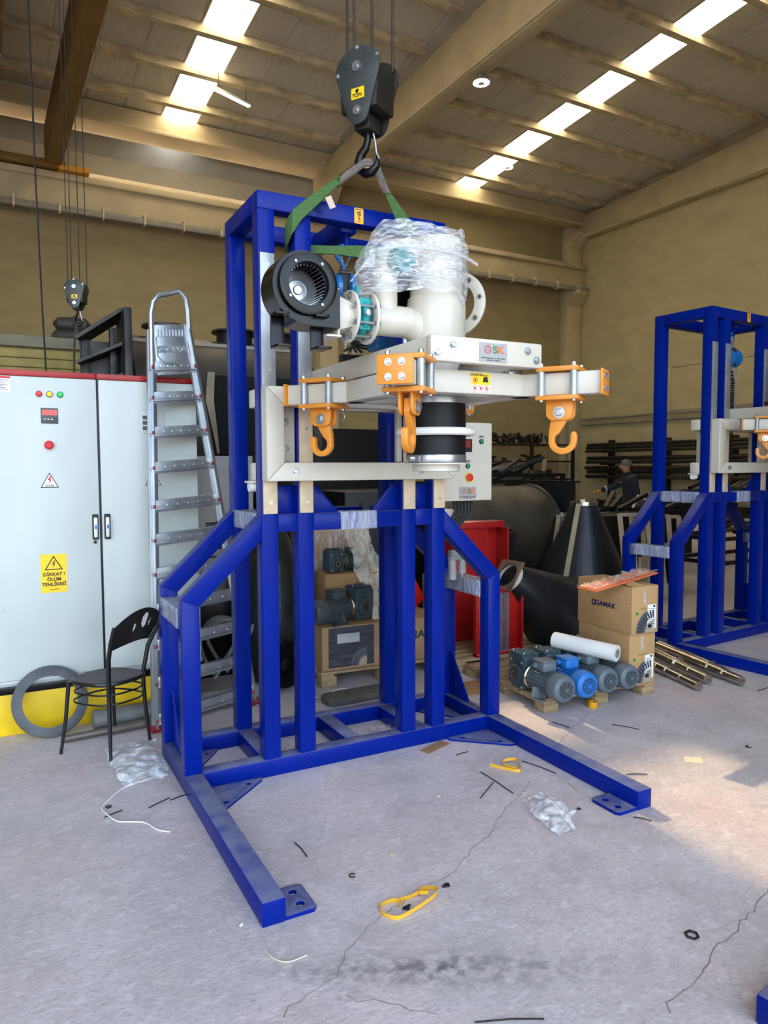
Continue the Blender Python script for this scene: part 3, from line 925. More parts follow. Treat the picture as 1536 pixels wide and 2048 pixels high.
    for i, xx in enumerate((.535, .625)):
        fl_ = MB()
        fl_.prism([circ(0, 0, .108, 36), circ(0, 0, .06, 28)] + [circ(.088 * math.cos(R(22.5 + 45 * k)), .088 * math.sin(R(22.5 + 45 * k)), .009, 8) for k in range(8)], (xx, -.8, pz), -Y, Z, X * .012)
        fo = fl_.build('pipe_flange', CREAM, root, bevel=.0015)
        for k in range(8):
            a = R(22.5 + 45 * k)
            q_ = V(xx + (0 if i == 0 else .012), -.8 - .088 * math.cos(a), pz + .088 * math.sin(a))
            bolt('bolt', fo, q_, -X if i == 0 else X, .0105, ZINC, .01)
            if i == 0:
                b = MB(); b.cyl(q_, q_ + X * .1, .0055, n=8); b.build('stud', ZINC, fo)
    b = MB(); b.lathe([(.06, 0), (.078, 0), (.086, .008), (.086, .024), (.078, .032), (.06, .032)], (.57, -.8, pz), X, 28)
    b.cyl((.586, -.8, pz + .07), (.586, -.8, pz + .13), .014, n=12)
    b.cyl((.586, -.878, pz + .005), (.586, -.893, pz + .005), .018, n=16)
    b.bar((.586, -.86, pz - .06), (.586, -.86, pz + .07), .012, .05, X)
    vb = b.build('butterfly_valve', TEAL, root, bevel=.001)
    b = MB(); b.lathe([(.014, 0), (.012, .008), (.004, .01)], (.586, -.893, pz + .005), -Y, 16); b.build('valve_hub', ZINC, vb)
    # blower: transition, scroll, intake ring, impeller
    b = MB()
    rc = [( -.8 - .055 * sy, pz - .045 + .07 * sz) for sy, sz in ((1, -1), (-1, -1), (-1, 1), (1, 1))]
    vs, n_ = [], 24
    for i in range(n_):
        a = 2 * math.pi * i / n_
        ca, sa = math.cos(a), math.sin(a)
        k = 1 / max(abs(ca), abs(sa))
        vs.append((.462, -.8 + .062 * ca * k * .95, pz + .075 * sa * k * .95))
    for i in range(n_):
        a = 2 * math.pi * i / n_
        vs.append((.537, -.8 + .066 * math.cos(a), pz + .066 * math.sin(a)))
    b.add(vs, [(i, (i + 1) % n_, n_ + (i + 1) % n_, n_ + i) for i in range(n_)])
    tr_ = b.build('blower_transition', CREAM, root)
    b = MB(); b.box(.455, .463, -.885, -.715, pz - .095, pz + .09); b.box(.40, .463, -.9, -.7, pz - .105, pz - .097); b.build('square_flange', CREAM, tr_, bevel=.001)
    fcx, fcz, fy0, fy1 = .315, 2.345, -.905, -.765
    sp = []
    for i in range(29):
        th = R(20 + 250 * i / 28)
        r = .120 + .034 * i / 28
        sp.append((fcx + r * math.cos(th), fcz + r * math.sin(th)))
    sp += [(.33, fcz - .157), (.455, fcz - .157), (.455, fcz - .005), (.43, fcz + .0)]
    hole = circ(fcx, fcz, .083, 36)
    sc_ = MB(); sc_.prism([sp, hole], (0, fy0, 0), X, Z, Y * .004); sc_.prism(sp, (0, fy1 - .004, 0), X, Z, Y * .004)
    m_ = len(sp)
    side = [(a, fy, z) for fy in (fy0, fy1) for a, z in sp]
    sc_.add(side, [(i, (i + 1) % m_, m_ + (i + 1) % m_, m_ + i) for i in range(m_)])
    scroll = sc_.build('blower_scroll', BLACK, root, bevel=0)
    b = MB(); b.lathe([(.08, -.004), (.084, .022), (.1, .024), (.119, .02), (.122, .0)], (fcx, fy0, fcz), -Y, 40, caps=False); b.build('intake_ring', BLACK, scroll)
    b = MB(); b.ring((fcx, fy0 - .021, fcz), -Y, .102, .099, .004, 40); b.build('ring_bead', BLACK, scroll)
    for a in (55, 125, 215, 305):
        b = MB(); b.lathe([(.007, 0), (.007, .004), (.003, .006)], (fcx + .095 * math.cos(R(a)), fy0 - .024, fcz + .095 * math.sin(R(a))), -Y, 10); b.build('screw', ZINC, scroll)
    im = MB(); im.lathe([(.001, .012), (.016, .012), (.02, .004), (.038, .002), (.04, .008), (.06, .002), (.086, 0), (.086, -.004)], (fcx, fy1 - .03, fcz), -Y, 36)
    impel = im.build('impeller', ALU, scroll)
    bl = MB()
    for k in range(34):
        a = R(360 / 34 * k)
        e1, e2 = V(math.cos(a), 0, math.sin(a)), V(-math.sin(a + .6), 0, math.cos(a + .6))
        bl.obox(V(fcx, (fy0 + fy1) / 2 - .008, fcz) + e1 * .083, e2, Y, e1, .0012, .05, .007)
    bl.build('impeller_blades', ALU, impel)['kind'] = 'stuff'
    b = MB(); b.ring((fcx, fy0 + .004, fcz), Y, .09, .081, .003, 36); b.build('impeller_rim', ALU, impel)
    for (xx, yy) in ((.19, -.88), (.35, -.895)):
        P('blower_foot', MB().prism([(0, 0), (.09, 0), (.09, .01), (.01, .01), (.01, .13), (0, .13)], (xx - .01, yy + .03, fcz - .25), -Y, Z, X * .055).box(xx - .01, xx + .045, yy - .04, yy + .03, fcz - .125, fcz - .115), BLACK, .001)
    # big side flange of the inlet tower
    ax_ = V(.80, .55, .0).normalized()
    b = MB(); cc = c + V(.165, .10, 2.392)
    b.prism([circ(0, 0, .15, 40), circ(0, 0, .098, 32)] + [circ(.124 * math.cos(R(45 * k + 10)), .124 * math.sin(R(45 * k + 10)), .0095, 8) for k in range(8)], cc, V(ax_.y, -ax_.x, 0), Z, ax_ * .014)
    sf = b.build('side_flange', CREAM, root, bevel=.0015)
    for k in range(8):
        a = R(45 * k + 10)
        b = MB(); b.ring(cc - ax_ * .001 + (V(ax_.y, -ax_.x, 0) * math.cos(a) + Z * math.sin(a)) * .124, -ax_, .013, .0085, .002, 12); b.build('hole_rim', GALV, sf)
    # cable drag chain and loose cables behind the arm
    dc = MB()
    for k in range(14):
        dc.box(.72 + .02 * k, .736 + .02 * k, -.35, -.31, 2.15, 2.18)
    dc.build('drag_chain', BLACKP, root)['kind'] = 'stuff'
    for s_ in range(4):
        random.seed(s_)
        b = MB(); b.tube([(.66 + .03 * s_, -.5, 2.17), (.75, -.42 + .02 * s_, 2.21 + .012 * s_), (.86, -.4, 2.2 + .02 * s_), (.95, -.45, 2.22)], .006, 6); b.build('cable', BLACKP, root)
    b = MB(); b.box(.8, .9, -.55, -.45, 2.18, 2.24); b.build('air_manifold', HOISTB, root, bevel=.01)
    # lifting sticker on the crown beam
    sx_, sz_ = .885 + .10, HT - .046
    st = MB(); st.prism(rrect(-.027, .027, -.041, .041, .005), (sx_, -.001, sz_), X, Z, -Y * .0006); st = st.build('lift_sticker', mat('orange_sticker', S(250, 178, 20), .4, var=.02), root)
    b = MB()
    for k in range(3):
        b.bar((sx_ - .012 + .004 * k, -.002, sz_ + .014 - .009 * k), (sx_ + .010 + .001 * k, -.002, sz_ + .024 - .008 * k), .0055, .0005, Y)
    b.prism([(-.006, 0), (.008, .004), (.003, -.008)], (sx_, -.0018, sz_ - .011), X, Z, -Y * .0004)
    b.build('print', INK, st)
    b = MB(); b.tube([(sx_ + .001, -.0018, sz_ - .016), (sx_ + .008, -.0018, sz_ - .024), (sx_ + .004, -.0018, sz_ - .033), (sx_ - .006, -.0018, sz_ - .03), (sx_ - .007, -.0018, sz_ - .024)], .0022, 6); b.build('print', RPRT, st)
    MB().box(sx_ - .02, sx_ + .02, -.0024, -.0018, sz_ + .032, sz_ + .036).build('print', INK, st)
    # control box with display, buttons and cable tails
    kx0, kx1, ky0, kz0, kz1 = 1.60, 1.948, .1, 1.422, 1.9
    kb = MB(); kb.box(kx0, kx1, ky0, ky0 + .18, kz0, kz1); kb = kb.build('control_box', CREAM, root, bevel=.008)
    P('box_bracket', bx(XD + T - .02, kx0 + .03, ky0 + .05, ky0 + .09, 1.6, 1.64), CREAM, .002)
    P('box_bracket', bx(XD + T - .02, kx0 + .03, ky0 + .05, ky0 + .09, 1.44, 1.48), CREAM, .002)
    fy = ky0
    b = MB(); b.box(1.60, 1.795, fy - .006, fy, 1.72, 1.80); d_ = b.build('display', mat('dark_display', S(70, 52, 48), .2), kb, bevel=.004)
    b = MB(); b.box(1.62, 1.78, fy - .0075, fy - .006, 1.748, 1.79); b.build('display_glass', mat('display_red', S(150, 60, 50), .15), d_)
    for i in range(5):
        b = MB(); b.box(1.63 + .032 * i, 1.65 + .032 * i, fy - .009, fy - .006, 1.727, 1.739); b.build('key', INK, d_)
    def button(xx, zz, r, m, base):
        b = MB(); b.lathe([(r * 1.15, 0), (r * 1.15, .006)], (xx, fy, zz), -Y, 18); o = b.build('button', base, kb)
        b = MB(); b.lathe([(r * .9, .004), (r * .9, .012), (r * .5, .014)], (xx, fy, zz), -Y, 18); b.build('button_cap', m, o)
    GRN = mat('green_button', S(10, 140, 90), .35); YB = mat('yellow_collar', S(235, 205, 20), .4)
    button(1.865, 1.785, .014, GRN, BLACKP)
    button(1.765, 1.635, .014, GRN, BLACKP)
    button(1.775, 1.565, .026, RPRT, YB)
    for (xx, zz) in ((1.865, 1.815), (1.765, 1.665)):
        b = MB(); b.box(xx - .02, xx + .02, fy - .002, fy, zz - .008, zz + .008); o = b.build('legend_tag', GPLATE, kb)
        MB().box(xx - .013, xx + .013, fy - .0026, fy - .002, zz - .002, zz + .002).build('print', INK, o)
    sk_plate(kb, (1.765, fy - .001, 1.47), X, Z, .125, .075)
    for i in range(7):
        xx = 1.615 if i == 0 else 1.685 + .025 * i
        b = MB(); b.lathe([(.012, 0), (.012, -.012), (.009, -.014), (.009, -.026)], (xx, ky0 + .06, kz0), Z, 10); g_ = b.build('cable_gland', BLACKP, kb)
        dx = -.05 - .02 * i
        b = MB(); b.tube([(xx, ky0 + .06, kz0 - .02), (xx + .004, ky0 + .06, kz0 - .07), (xx + dx * .5, ky0 + .07, kz0 - .125 - .006 * i), (1.58, ky0 + .1, kz0 - .15 - .008 * i)], .008, 8); b.build('cable', BLACKP, kb)
    # air service unit on the low side beam
    b = MB(); b.cyl((1.76, .26, .915), (1.76, .26, 1.06), .026, n=16); b.cyl((1.835, .26, .95), (1.835, .26, 1.04), .026, .024, n=16); b.cyl((1.835, .26, .925), (1.835, .26, .95), .008, n=8); b.box(1.74, 1.86, .235, .285, 1.04, 1.1)
    b.build('air_filter', mat('grey_filter_bowl', S(190, 192, 190), .3), root, bevel=.002)
    # tall cable drag chain between the tower posts
    if not full:
        dz = MB()
        for k in range(44):
            zz = 1.44 + k * .0225
            for yy in (.105, .15):
                dz.box(.87, .955, yy, yy + .005, zz, zz + .016)
            for xx in (.87, .95):
                dz.box(xx, xx + .006, .105, .155, zz + .004, zz + .013)
        for k in range(13):
            a = R(180 * k / 12)
            dz.obox((.80 + .11 * math.cos(a), .13, 2.43 + .11 * math.sin(a)), Y, (math.cos(a), 0, math.sin(a)), (-math.sin(a), 0, math.cos(a)), .025, .03, .010)
        for k in range(16):
            dz.box(.66, .72, .105, .155, 2.08 + .0225 * k, 2.096 + .0225 * k)
        dz.build('tall_drag_chain', BLACKP, root)['kind'] = 'stuff'
    return root
st1 = stand('blue steel bag filling stand under the crane hook, with film-wrapped inlet and black blower', (0, 0, 0), 0, True)
st2 = stand('second blue bag filling stand behind the turned shafts, cut by the picture edge', (4.365, 0.703, 0), 0.0945, False)
# ================================================================== LIFTING GEAR
def chain(b, p, q, r=.011, wire=.0032):
    p, q = Vector(p), Vector(q)
    n = max(2, int((q - p).length / (r * 2.1)))
    for i in range(n):
        c = p.lerp(q, (i + .5) / n)
        e = X if i % 2 else Y
        b.tube([c + e * (r * .6 * math.cos(a)) + Z * (r * 1.25 * math.sin(a)) for a in [2 * math.pi * k / 10 for k in range(10)]], wire, 5, True)

def big_hook(b, c, ex, s):
    """forged hook hanging from c; ex = direction of its opening side"""
    ex = Vector(ex).normalized()
    sh = [(0, 0), (0, -.05), (-.012, -.09), (-.045, -.125), (-.06, -.165), (-.048, -.21), (-.012, -.238), (.03, -.236), (.06, -.21), (.068, -.175), (.064, -.155)]
    rr = [.02, .021, .024, .027, .03, .031, .031, .028, .022, .014, .006]
    b.tube([Vector(c) + ex * (a * s) + Z * (z * s) for a, z in sh], [r * s for r in rr], 10)

def hook_block(label, base, ex, s, rope_top, grp, wx=1.2):
    """travelling block: two cheek plates, sheave box, ropes and hook. ex = across the cheeks' face"""
    ex0 = Vector(ex).normalized()
    ex, ey = ex0 * wx, Vector((ex0.y, -ex0.x, 0)) * wx   # across the cheeks; towards the viewer
    e = empty('crane_hook_block', base)
    tag(e, label, 'crane hook', grp)
    CH = mat('black_grey_cheek', S(72, 76, 76), .45, .4, var=.15, vs=9)
    DK = mat('greasy_block', S(46, 42, 36), .5, .3, var=.2)
    out = [(-.045 * s, 0)] + arc(0, .035 * s, .055 * s, 220, 320, 8) + [(.045 * s, 0)]
    out = arc(0, .055 * s, .055 * s, 200, 340, 8) + [(.105 * s, .24 * s)] + arc(0, .28 * s, .112 * s, -10, 190, 12)[0:] + [(-.105 * s, .24 * s)]
    for k, off in enumerate((.075, -.085)):
        b = MB(); b.prism([(a, z) for a, z in out], ey * (off * s), ex, Z, ey * (.01 * s))
        ck = b.build('cheek_plate', CH if k == 0 else DK, e, bevel=.002)
        if k == 0:
            f = ey * (.085 * s)
            for (a, z, r) in ((0, .29, .018), (0, .07, .016)):
                b = MB(); b.ring(f + ex * (a * s) + Z * (z * s), ey, r * 1.5 * s, r * .6 * s, .008 * s, 18); b.lathe([(r * .7 * s, 0), (r * .55 * s, .016 * s)], f + ex * (a * s) + Z * (z * s), ey, 14); b.build('axle_nut', ZINC, ck)
            for (a, z) in ((-.1, .27), (.1, .32), (.0, .385)):
                bolt('bolt', ck, f + ex * (a * s) + Z * (z * s), ey, .008 * s, ZINC)
            st = MB(); st.prism(rrect(-.033 * s, .033 * s, -.028 * s, .028 * s, .003), f + Z * (.155 * s) + ex * (.003 * s), ex, Z, ey * .0006)
            st = st.build('load_sticker', YELS, ck)
            text('print', 'TON', .026 * s, INK, st, f + Z * (.144 * s) + ey * .001, ex, Z, bold=.0008)
            b = MB(); b.lathe([(.011 * s, 0), (.009 * s, .0004)], f + Z * (.167 * s) + ey * .0007, ey, 10); b.build('print', INK, st)
    b = MB(); b.prism([(-.09 * s, .08 * s), (.09 * s, .08 * s), (.1 * s, .29 * s), (-.1 * s, .29 * s)], ey * (-.075 * s), ex, Z, ey * (.15 * s)); b.build('sheave_box', DK, e, bevel=.004)
    b = MB(); b.obox(Z * (.03 * s), ex, ey, Z, .045 * s, .06 * s, .04 * s); b.build('hook_crosshead', DK, e, bevel=.004)
    hk = MB(); big_hook(hk, Z * (-.0 * s), ex0, s * .9); hk = hk.build('hook', mat('black_forged_hook', S(24, 24, 25), .3, .5, var=.1), e)
    b = MB(); b.tube([Z * (-.02 * s) + ex * (.03 * s), Z * (-.07 * s) + ex * (.04 * s), Z * (-.12 * s) + ex * (.045 * s), Z * (-.16 * s) + ex * (.06 * s)], .006 * s, 8); b.build('safety_latch', ZINC, hk)
    ROPE = mat('wire_rope', S(58, 54, 48), .5, .5)
    for (a, off) in ((-.085, .03), (-.03, .06), (.055, .05), (.1, -.05)):
        b = MB(); b.tube([ex * (a * s) + ey * (off * s) + Z * (.3 * s), ex * (a * s * 1.02) + ey * (off * s) + Z * rope_top], .0062 * s, 6); b.build('wire_rope', ROPE, e)
    return e
hb1 = hook_block('dark crane hook block with yellow sticker above the blue stand, sling on its hook', (.975, -.13, 3.365), (.52, -.85, 0), .97, 4.5, 'crane hook blocks')
hb2 = hook_block('small dark crane hook block hanging behind the white cabinet', (-.02, 4.3, 3.2), (.9, -.43, 0), .72, 6.2, 'crane hook blocks')
# wire bridle on the far hook
b = MB()
for k in (-1, 1):
    b.tube([(-.03, 4.3, 3.05), (-.03 + .03 * k, 4.28, 2.85), (-.01 + .06 * k, 4.28, 2.55), (-.02 + .05 * k, 4.25, 2.2)], .012, 6)
tag(b.build('wire_sling', mat('sling_wire', S(60, 56, 50), .6)), 'dark wire sling hanging from the small far hook', 'sling')
b = MB(); b.tube([(-.44, 3.1, 6.6), (-.43, 3.1, 5.2), (-.42, 3.12, 4.0), (-.4, 3.14, 2.9), (-.38, 3.15, 2.2), (-.38, 3.2, 1.9)], .008, 6)
tag(b.build('pendant_cable', BLACKP), 'thin black pendant cable hanging behind the white cabinet', 'cable')

# --- green round sling: over the hook, around the tower post and down to the inlet
GRN = mat('green_webbing', S(74, 112, 58), .85, var=.2, vs=40, stretch=(1, 1, 6), bump=.3)
GREYS = mat('grey_worn_sleeve', S(120, 112, 104), .9, var=.2, vs=25)
sg = empty('lifting_sling', (.97, -.14, 3.18))
tag(sg, 'green webbing sling hung over the crane hook and around a blue post', 'sling')
def band(name, pts, wds, m, th=.006):
    b = MB(); o = sg.location
    b.strip([Vector(p) - o for p in pts], wds, th); return b.build(name, m, sg)
hx = V(.975, -.13, 3.195)
L1 = V(.83, -.115, 3.105)
band('worn_sleeve', [hx + V(.02, -.012, .012), hx + V(-.03, -.02, .0), hx + V(-.08, -.01, -.04), L1], [V(0, .014, .022), V(.006, .014, .022), V(.01, .01, .024), V(.012, .008, .026)], GREYS, .014)
band('sling_leg', [L1, V(.75, -.075, 3.035), V(.66, -.03, 2.955), V(.60, -.015, 2.885), V(.585, .02, 2.845), V(.59, .06, 2.83)], [V(.012, .004, .026), V(.016, 0, .044), V(.016, 0, .056), V(.004, .0, .062), V(0, 0, .062), V(0, 0, .055)], GRN)
band('sling_turn', [V(.59, .06, 2.83), V(.605, .11, 2.815), V(.66, .125, 2.81), V(.75, .09, 2.795), V(.84, .04, 2.79), V(.95, -.05, 2.775), V(1.06, -.12, 2.76)], [V(0, 0, .055), V(0, 0, .05), V(0, 0, .04), V(0, .01, .024), V(0, .012, .024), V(0, 0, .03), V(0, 0, .036)], GRN)
band('worn_sleeve', [hx + V(.0, -.012, .012), hx + V(.04, -.02, -.005), V(1.06, -.13, 3.12), V(1.095, -.12, 3.075)], [V(.018, .012, .008), V(.02, .012, .01), V(.022, .012, .01), V(.022, .014, .006)], GREYS, .014)
band('sling_leg', [V(1.09, -.12, 3.085), V(1.15, -.105, 3.02), V(1.2, -.09, 2.97), V(1.26, -.075, 2.925), V(1.32, -.065, 2.86), V(1.35, -.06, 2.80)], [V(.018, .01, .012), V(.02, -.006, .014), V(.03, -.006, .018), V(.034, -.004, .02), V(.034, .004, .016), V(.034, .004, .012)], GRN)
b = MB(); b.obox(V(.775, -.1, 2.985) - sg.location, V(1, 0, .5), V(-.5, 0, 1), Y, .018, .03, .0008); b.build('sling_label', mat('worn_white_label', S(214, 196, 176), .8), sg)
b = MB()
for k in range(7):
    random.seed(k); q = V(.82, -.12, 3.10) - sg.location
    b.tube([q, q + V(random.uniform(-.03, .02), random.uniform(-.02, .01), random.uniform(-.01, .03))], .002, 4)
b.build('frayed_threads', GRN, sg)

# --- chain hoists between the crown and the carriage
def hoist(label, loc, rz):
    e = empty('chain_hoist', loc, rz)
    tag(e, label, 'hoist', 'blue chain hoists')
    b = MB(); 
    b.tube([V(.0, 0, .0), V(0, 0, .03), V(-.018, 0, .055), V(-.04, 0, .085), V(-.038, 0, .12), V(-.01, 0, .14), V(.022, 0, .13), V(.036, 0, .1), V(.034, 0, .08)], [.014, .013, .013, .015, .016, .016, .014, .01, .005], 10); b.build('top_hook', HOISTB, e)
    b = MB(); b.tube([V(.034, 0, .085), V(.02, 0, .05), V(.012, 0, .03)], .005, 6); b.build('hook_latch', BSTEEL, e)
    b = MB(); b.box(-.022, .022, -.035, .035, -.16, .005); fr = b.build('frame', BLACKP, e, bevel=.004)
    for zz in (-.01, -.12):
        b = MB(); b.cyl((-.04, -.036, zz), (.04, -.036, zz), .007, n=8); b.build('cross_pin', BSTEEL, fr)
    b = MB(); b.lathe([(.055, .022), (.075, .026), (.078, .05), (.055, .056), (.05, .075), (.03, .08)], (0, 0, -.09), -X, 20); b.build('gear_cover', HOISTB, e)
    b = MB(); b.lathe([(.06, .022), (.082, .026), (.082, .055), (.07, .062), (.02, .064)], (0, 0, -.09), X, 20); b.build('hand_wheel_cover', HOISTB, e)
    b = MB(); chain(b, (0, -.02, -.16), (0, -.02, -.72)); b.build('load_chain', ZINC, e)
    b = MB(); chain(b, (.05, -.02, -.17), (.05, -.02, -.62)); b.build('hand_chain', ZINC, e)
hoist('blue chain hoist hanging inside the near blue stand', (.965, .15, 2.715), R(-10))
p2 = Matrix.Translation((4.365, .703, 0)) @ Matrix.Rotation(.0945, 4, 'Z') @ Vector((.965, .15, 2.715))
hoist('blue chain hoist hanging inside the far blue stand', p2, .09)

# --- stretch film around the inlet
def wrapf(u, v):
    a = 2 * math.pi * u
    t = v
    zb = 2.365 + .02 * math.cos(a) - (.17 if math.cos(a) > .5 else 0) * (math.cos(a) - .5) * 1.2
    zt = 2.655
    z = zb + (zt - zb) * min(1, t / .85)
    g = 1 - .30 * max(0, (t - .35) / .65) ** 1.5
    if t > .85:
        g *= 1 - (t - .85) / .15 * .95
    rx = (.30 if math.cos(a) < 0 else .20) * g
    ry = .175 * g
    return Vector((.875 + .06 * min(1, t) + rx * math.copysign(abs(math.cos(a)) ** .8, math.cos(a)), -.80 + ry * math.copysign(abs(math.sin(a)) ** .8, math.sin(a)), z))
wr = crumple('stretch_film_wrap', FILM, None, grid(wrapf, 72, 26), 4, .03, 7)
tag(wr, 'crumpled clear stretch film wrapped around the cream inlet pipes', 'film')
b = MB(); b.strip([(.60, -.93, 2.47), (.55, -.95, 2.45), (.515, -.95, 2.41), (.49, -.94, 2.37)], [V(0, 0, .03), V(.01, 0, .022), V(.012, 0, .014), V(.01, 0, .006)], .002); b.build('film_tail', FILM, wr)
b = MB(); b.strip([(.60, -.955, 2.505), (.70, -.985, 2.525), (.84, -.992, 2.53), (.98, -.985, 2.525), (1.09, -.95, 2.505)], [V(0, 0, .006)] * 5, .006); b.build('film_rope', film('film_rope', .8, vs=30), wr)
# what the film hides: teal valve actuator and a grey motor head
b = MB(); b.cyl((.70, -.88, 2.50), (.80, -.88, 2.50), .035, n=16); b.box(.73, .77, -.9, -.82, 2.45, 2.56)
tag(b.build('valve_actuator', TEAL, None, bevel=.004), 'teal valve actuator under the stretch film', 'valve')

# ================================================================== LEFT SIDE: cabinets, ladder, chair
CABW = mat('cabinet_white', S(199, 206, 200), .5, var=.06, vs=2.2, stretch=(1, 1, .5))
cab = empty('electrical_cabinet', (-.225, 1.32, 0))
tag(cab, 'white two-door electrical cabinet with red top band on a yellow plinth', 'cabinet')
def cbox(name, m, x0, x1, y0, y1, z0, z1, par=cab, bev=.003):
    o = cab.location
    return MB().box(x0 - o.x, x1 - o.x, y0 - o.y, y1 - o.y, z0, z1).build(name, m, par, bevel=bev)
cbox('body', CABW, -.86, .41, 1.325, 1.85, .33, 2.19)
cbox('top_band', RED, -.86, -.215, 1.308, 1.86, 2.187, 2.222)
cbox('top_band', RED, -.207, .412, 1.308, 1.86, 2.187, 2.222)
cbox('plinth', YEL, -.95, .40, 1.33, 1.86, 0, .255)
cbox('kick_strip', BLACK, -.95, .42, 1.322, 1.86, .255, .305)
cbox('foot_rail', mat('pale_grey_rail', S(180, 188, 190), .4, .3), -.95, .42, 1.318, 1.86, .305, .338)
cbox('door_gap', BLACKP, -.225, -.185, 1.318, 1.33, .342, 2.21)
dl = cbox('door', CABW, -.86, -.213, 1.305, 1.325, .342, 2.183, bev=.004)
dr = cbox('door', CABW, -.199, .41, 1.305, 1.325, .342, 2.183, bev=.004)
FYc = 1.305
def onc(name, b, m, par, bev=0): return b.build(name, m, par, bevel=bev)
def C(x, z, y=0): return V(x + .225, FYc - 1.32 + y, z)
for (xx, cl) in ((-.538, S(235, 40, 40)), (-.48, S(240, 185, 30)), (-.42, S(20, 170, 80))):
    b = MB(); b.lathe([(.018, 0), (.018, .008)], C(xx, 2.082), -Y, 16); o = onc('signal_lamp', b, BLACKP, dl)
    b = MB(); b.lathe([(.0145, .006), (.014, .014), (.006, .018)], C(xx, 2.082), -Y, 16); onc('lens', b, emis('lamp_lens', cl, .6), o)
b = MB(); b.box(-.306, -.211, -.023, -.015, 1.905, 1.998); mt = onc('panel_meter', b, mat('grey_meter', S(70, 74, 78), .4), dl, .002)
b = MB(); b.box(-.303, -.214, -.0245, -.023, 1.945, 1.992); onc('meter_screen', b, mat('meter_dark', S(40, 22, 22), .2), mt)
SEG = emis('red_digits', (1, .03, .03, 1), 2.0)
text('digits', '88', .042, SEG, mt, C(-.504, 1.969, -.0105), X, Z, bold=.001)
text('digits', '88', .042, SEG, mt, C(-.462, 1.969, -.0105), X, Z, bold=.001)
for k in range(3):
    onc('print', MB().box(-.29 + .02 * k, -.28 + .02 * k, -.0245, -.023, 1.927, 1.933), WPRT, mt)
b = MB(); b.lathe([(.02, 0), (.02, .01), (.026, .012), (.026, .024), (.018, .03)], C(-.492, 1.774), -Y, 18); onc('stop_button', b, RPRT, dl)
def warn(par, cx, z0, w, h):
    b = MB(); b.prism([(-w / 2, 0), (w / 2, 0), (0, h)], C(cx, z0, -.0005), X, Z, -Y * .0006); o = onc('warning_triangle', b, INK, par)
    b = MB(); b.prism([(-w * .42, h * .06), (w * .42, h * .06), (0, h * .9)], C(cx, z0, -.0012), X, Z, -Y * .0006); onc('triangle_field', b, WPRT, o)
    b = MB(); b.prism([(.004, .07), (-.012, .045), (-.001, .045), (-.006, .022), (.013, .05), (.002, .05), (.012, .07)], C(cx, z0 + h * .02, -.002), X, Z, -Y * .0005); onc('print', b, RPRT, o)
    text('print', 'TEHLİKE', .013, INK, o, C(cx, z0 + .013, -.0025), X, Z, bold=.0004)
warn(dl, -.494, 1.513, .104, .094)
warn(dr, .12, 1.517, .104, .094)
for (xx, par) in ((-.24, dl), (-.169, dr)):
    b = MB(); b.prism(rrect(-.018, .018, -.08, .08, .006), C(xx, 1.262), X, Z, -Y * .012); h = onc('lever_handle', b, BLACKP, par, .002)
    b = MB(); b.prism(rrect(-.011, .011, -.068, .06, .008), C(xx, 1.262, -.012), X, Z, -Y * .018); onc('lever', b, ZINC, h, .003)
    b = MB(); b.box(xx + .225 - .006, xx + .225 + .006, FYc - 1.32 - .032, FYc - 1.32 - .03, 1.25, 1.275); onc('print', b, MBLUE, h)
b = MB(); b.lathe([(.012, 0), (.012, .012)], C(-.243, 1.166), -Y, 4); onc('lock', b, BLACKP, dl)
b = MB(); b.box(-.561 + .225, -.413 + .225, -.0158, -.0152, .866, 1.103); sg_ = onc('danger_sign', b, YELS, dl)
tri = [[(-.052, 0), (.052, 0), (0, .088)], [(-.042, .006), (.042, .006), (0, .076)]]
b = MB(); b.prism([tri[0], tri[1]], C(-.487, 1.006, -.0012), X, Z, -Y * .0005); b.prism([(.004, .058), (-.01, .034), (-.001, .036), (-.006, .014), (.011, .042), (.002, .04), (.01, .058)], C(-.487, 1.006, -.0012), X, Z, -Y * .0005); onc('print', b, INK, sg_)
for k, s_ in enumerate(('DİKKAT !', 'ÖLÜM', 'TEHLİKESİ')):
    text('print', s_, .0285, INK, sg_, C(-.487, .978 - .031 * k, -.002), X, Z, bold=.0009)
onc('print', MB().box(-.29, -.234, -.0164, -.0158, .883, .887), mat('brown_print', S(150, 110, 30), .6), sg_)
b = MB(); b.box(-.86 + .225, -.69 + .225, -.0158, -.0152, 2.088, 2.178); lb = onc('paper_label', b, WPRT, dl)
b = MB(); b.box(-.86 + .225, -.69 + .225, -.0165, -.0158, 2.166, 2.178); onc('print', b, RPRT, lb)
for k in range(7):
    b = MB(); b.box(-.84 + .225, -.705 + .225 - (k % 3) * .012, -.0165, -.0158, 2.1 + .009 * k, 2.103 + .009 * k); onc('print', b, NPRT, lb)
b = MB(); b.box(.056 + .225, .2 + .225, -.022, -.015, 1.853, 1.995); pm = onc('power_meter', b, mat('pale_meter', S(205, 210, 205), .4), dr, .003)
for k in range(3):
    b = MB(); b.box(.062 + .225, .13 + .225, -.0235, -.022, 1.875 + .034 * k, 1.9 + .034 * k); w_ = onc('meter_window', b, mat('meter_grey', S(90, 96, 96), .3), pm)
    text('digits', '40', .02, emis('green_digits', (.1, 1, .6, 1), 1.2), pm, C(.11, 1.888 + .034 * k, -.0095), X, Z)
# scuff marks on the doors
b = MB()
random.seed(5)
for k in range(26):
    xx, zz = random.uniform(-.8, .35), random.uniform(.5, 1.1)
    if -.6 < xx < -.38 and zz > .84: continue
    b.lathe([(random.uniform(.0012, .003), 0), (.001, .0004)], C(xx, zz), -Y, 6)
onc('scuffs', b, mat('scuff_grey', S(96, 100, 100), .8), cab)
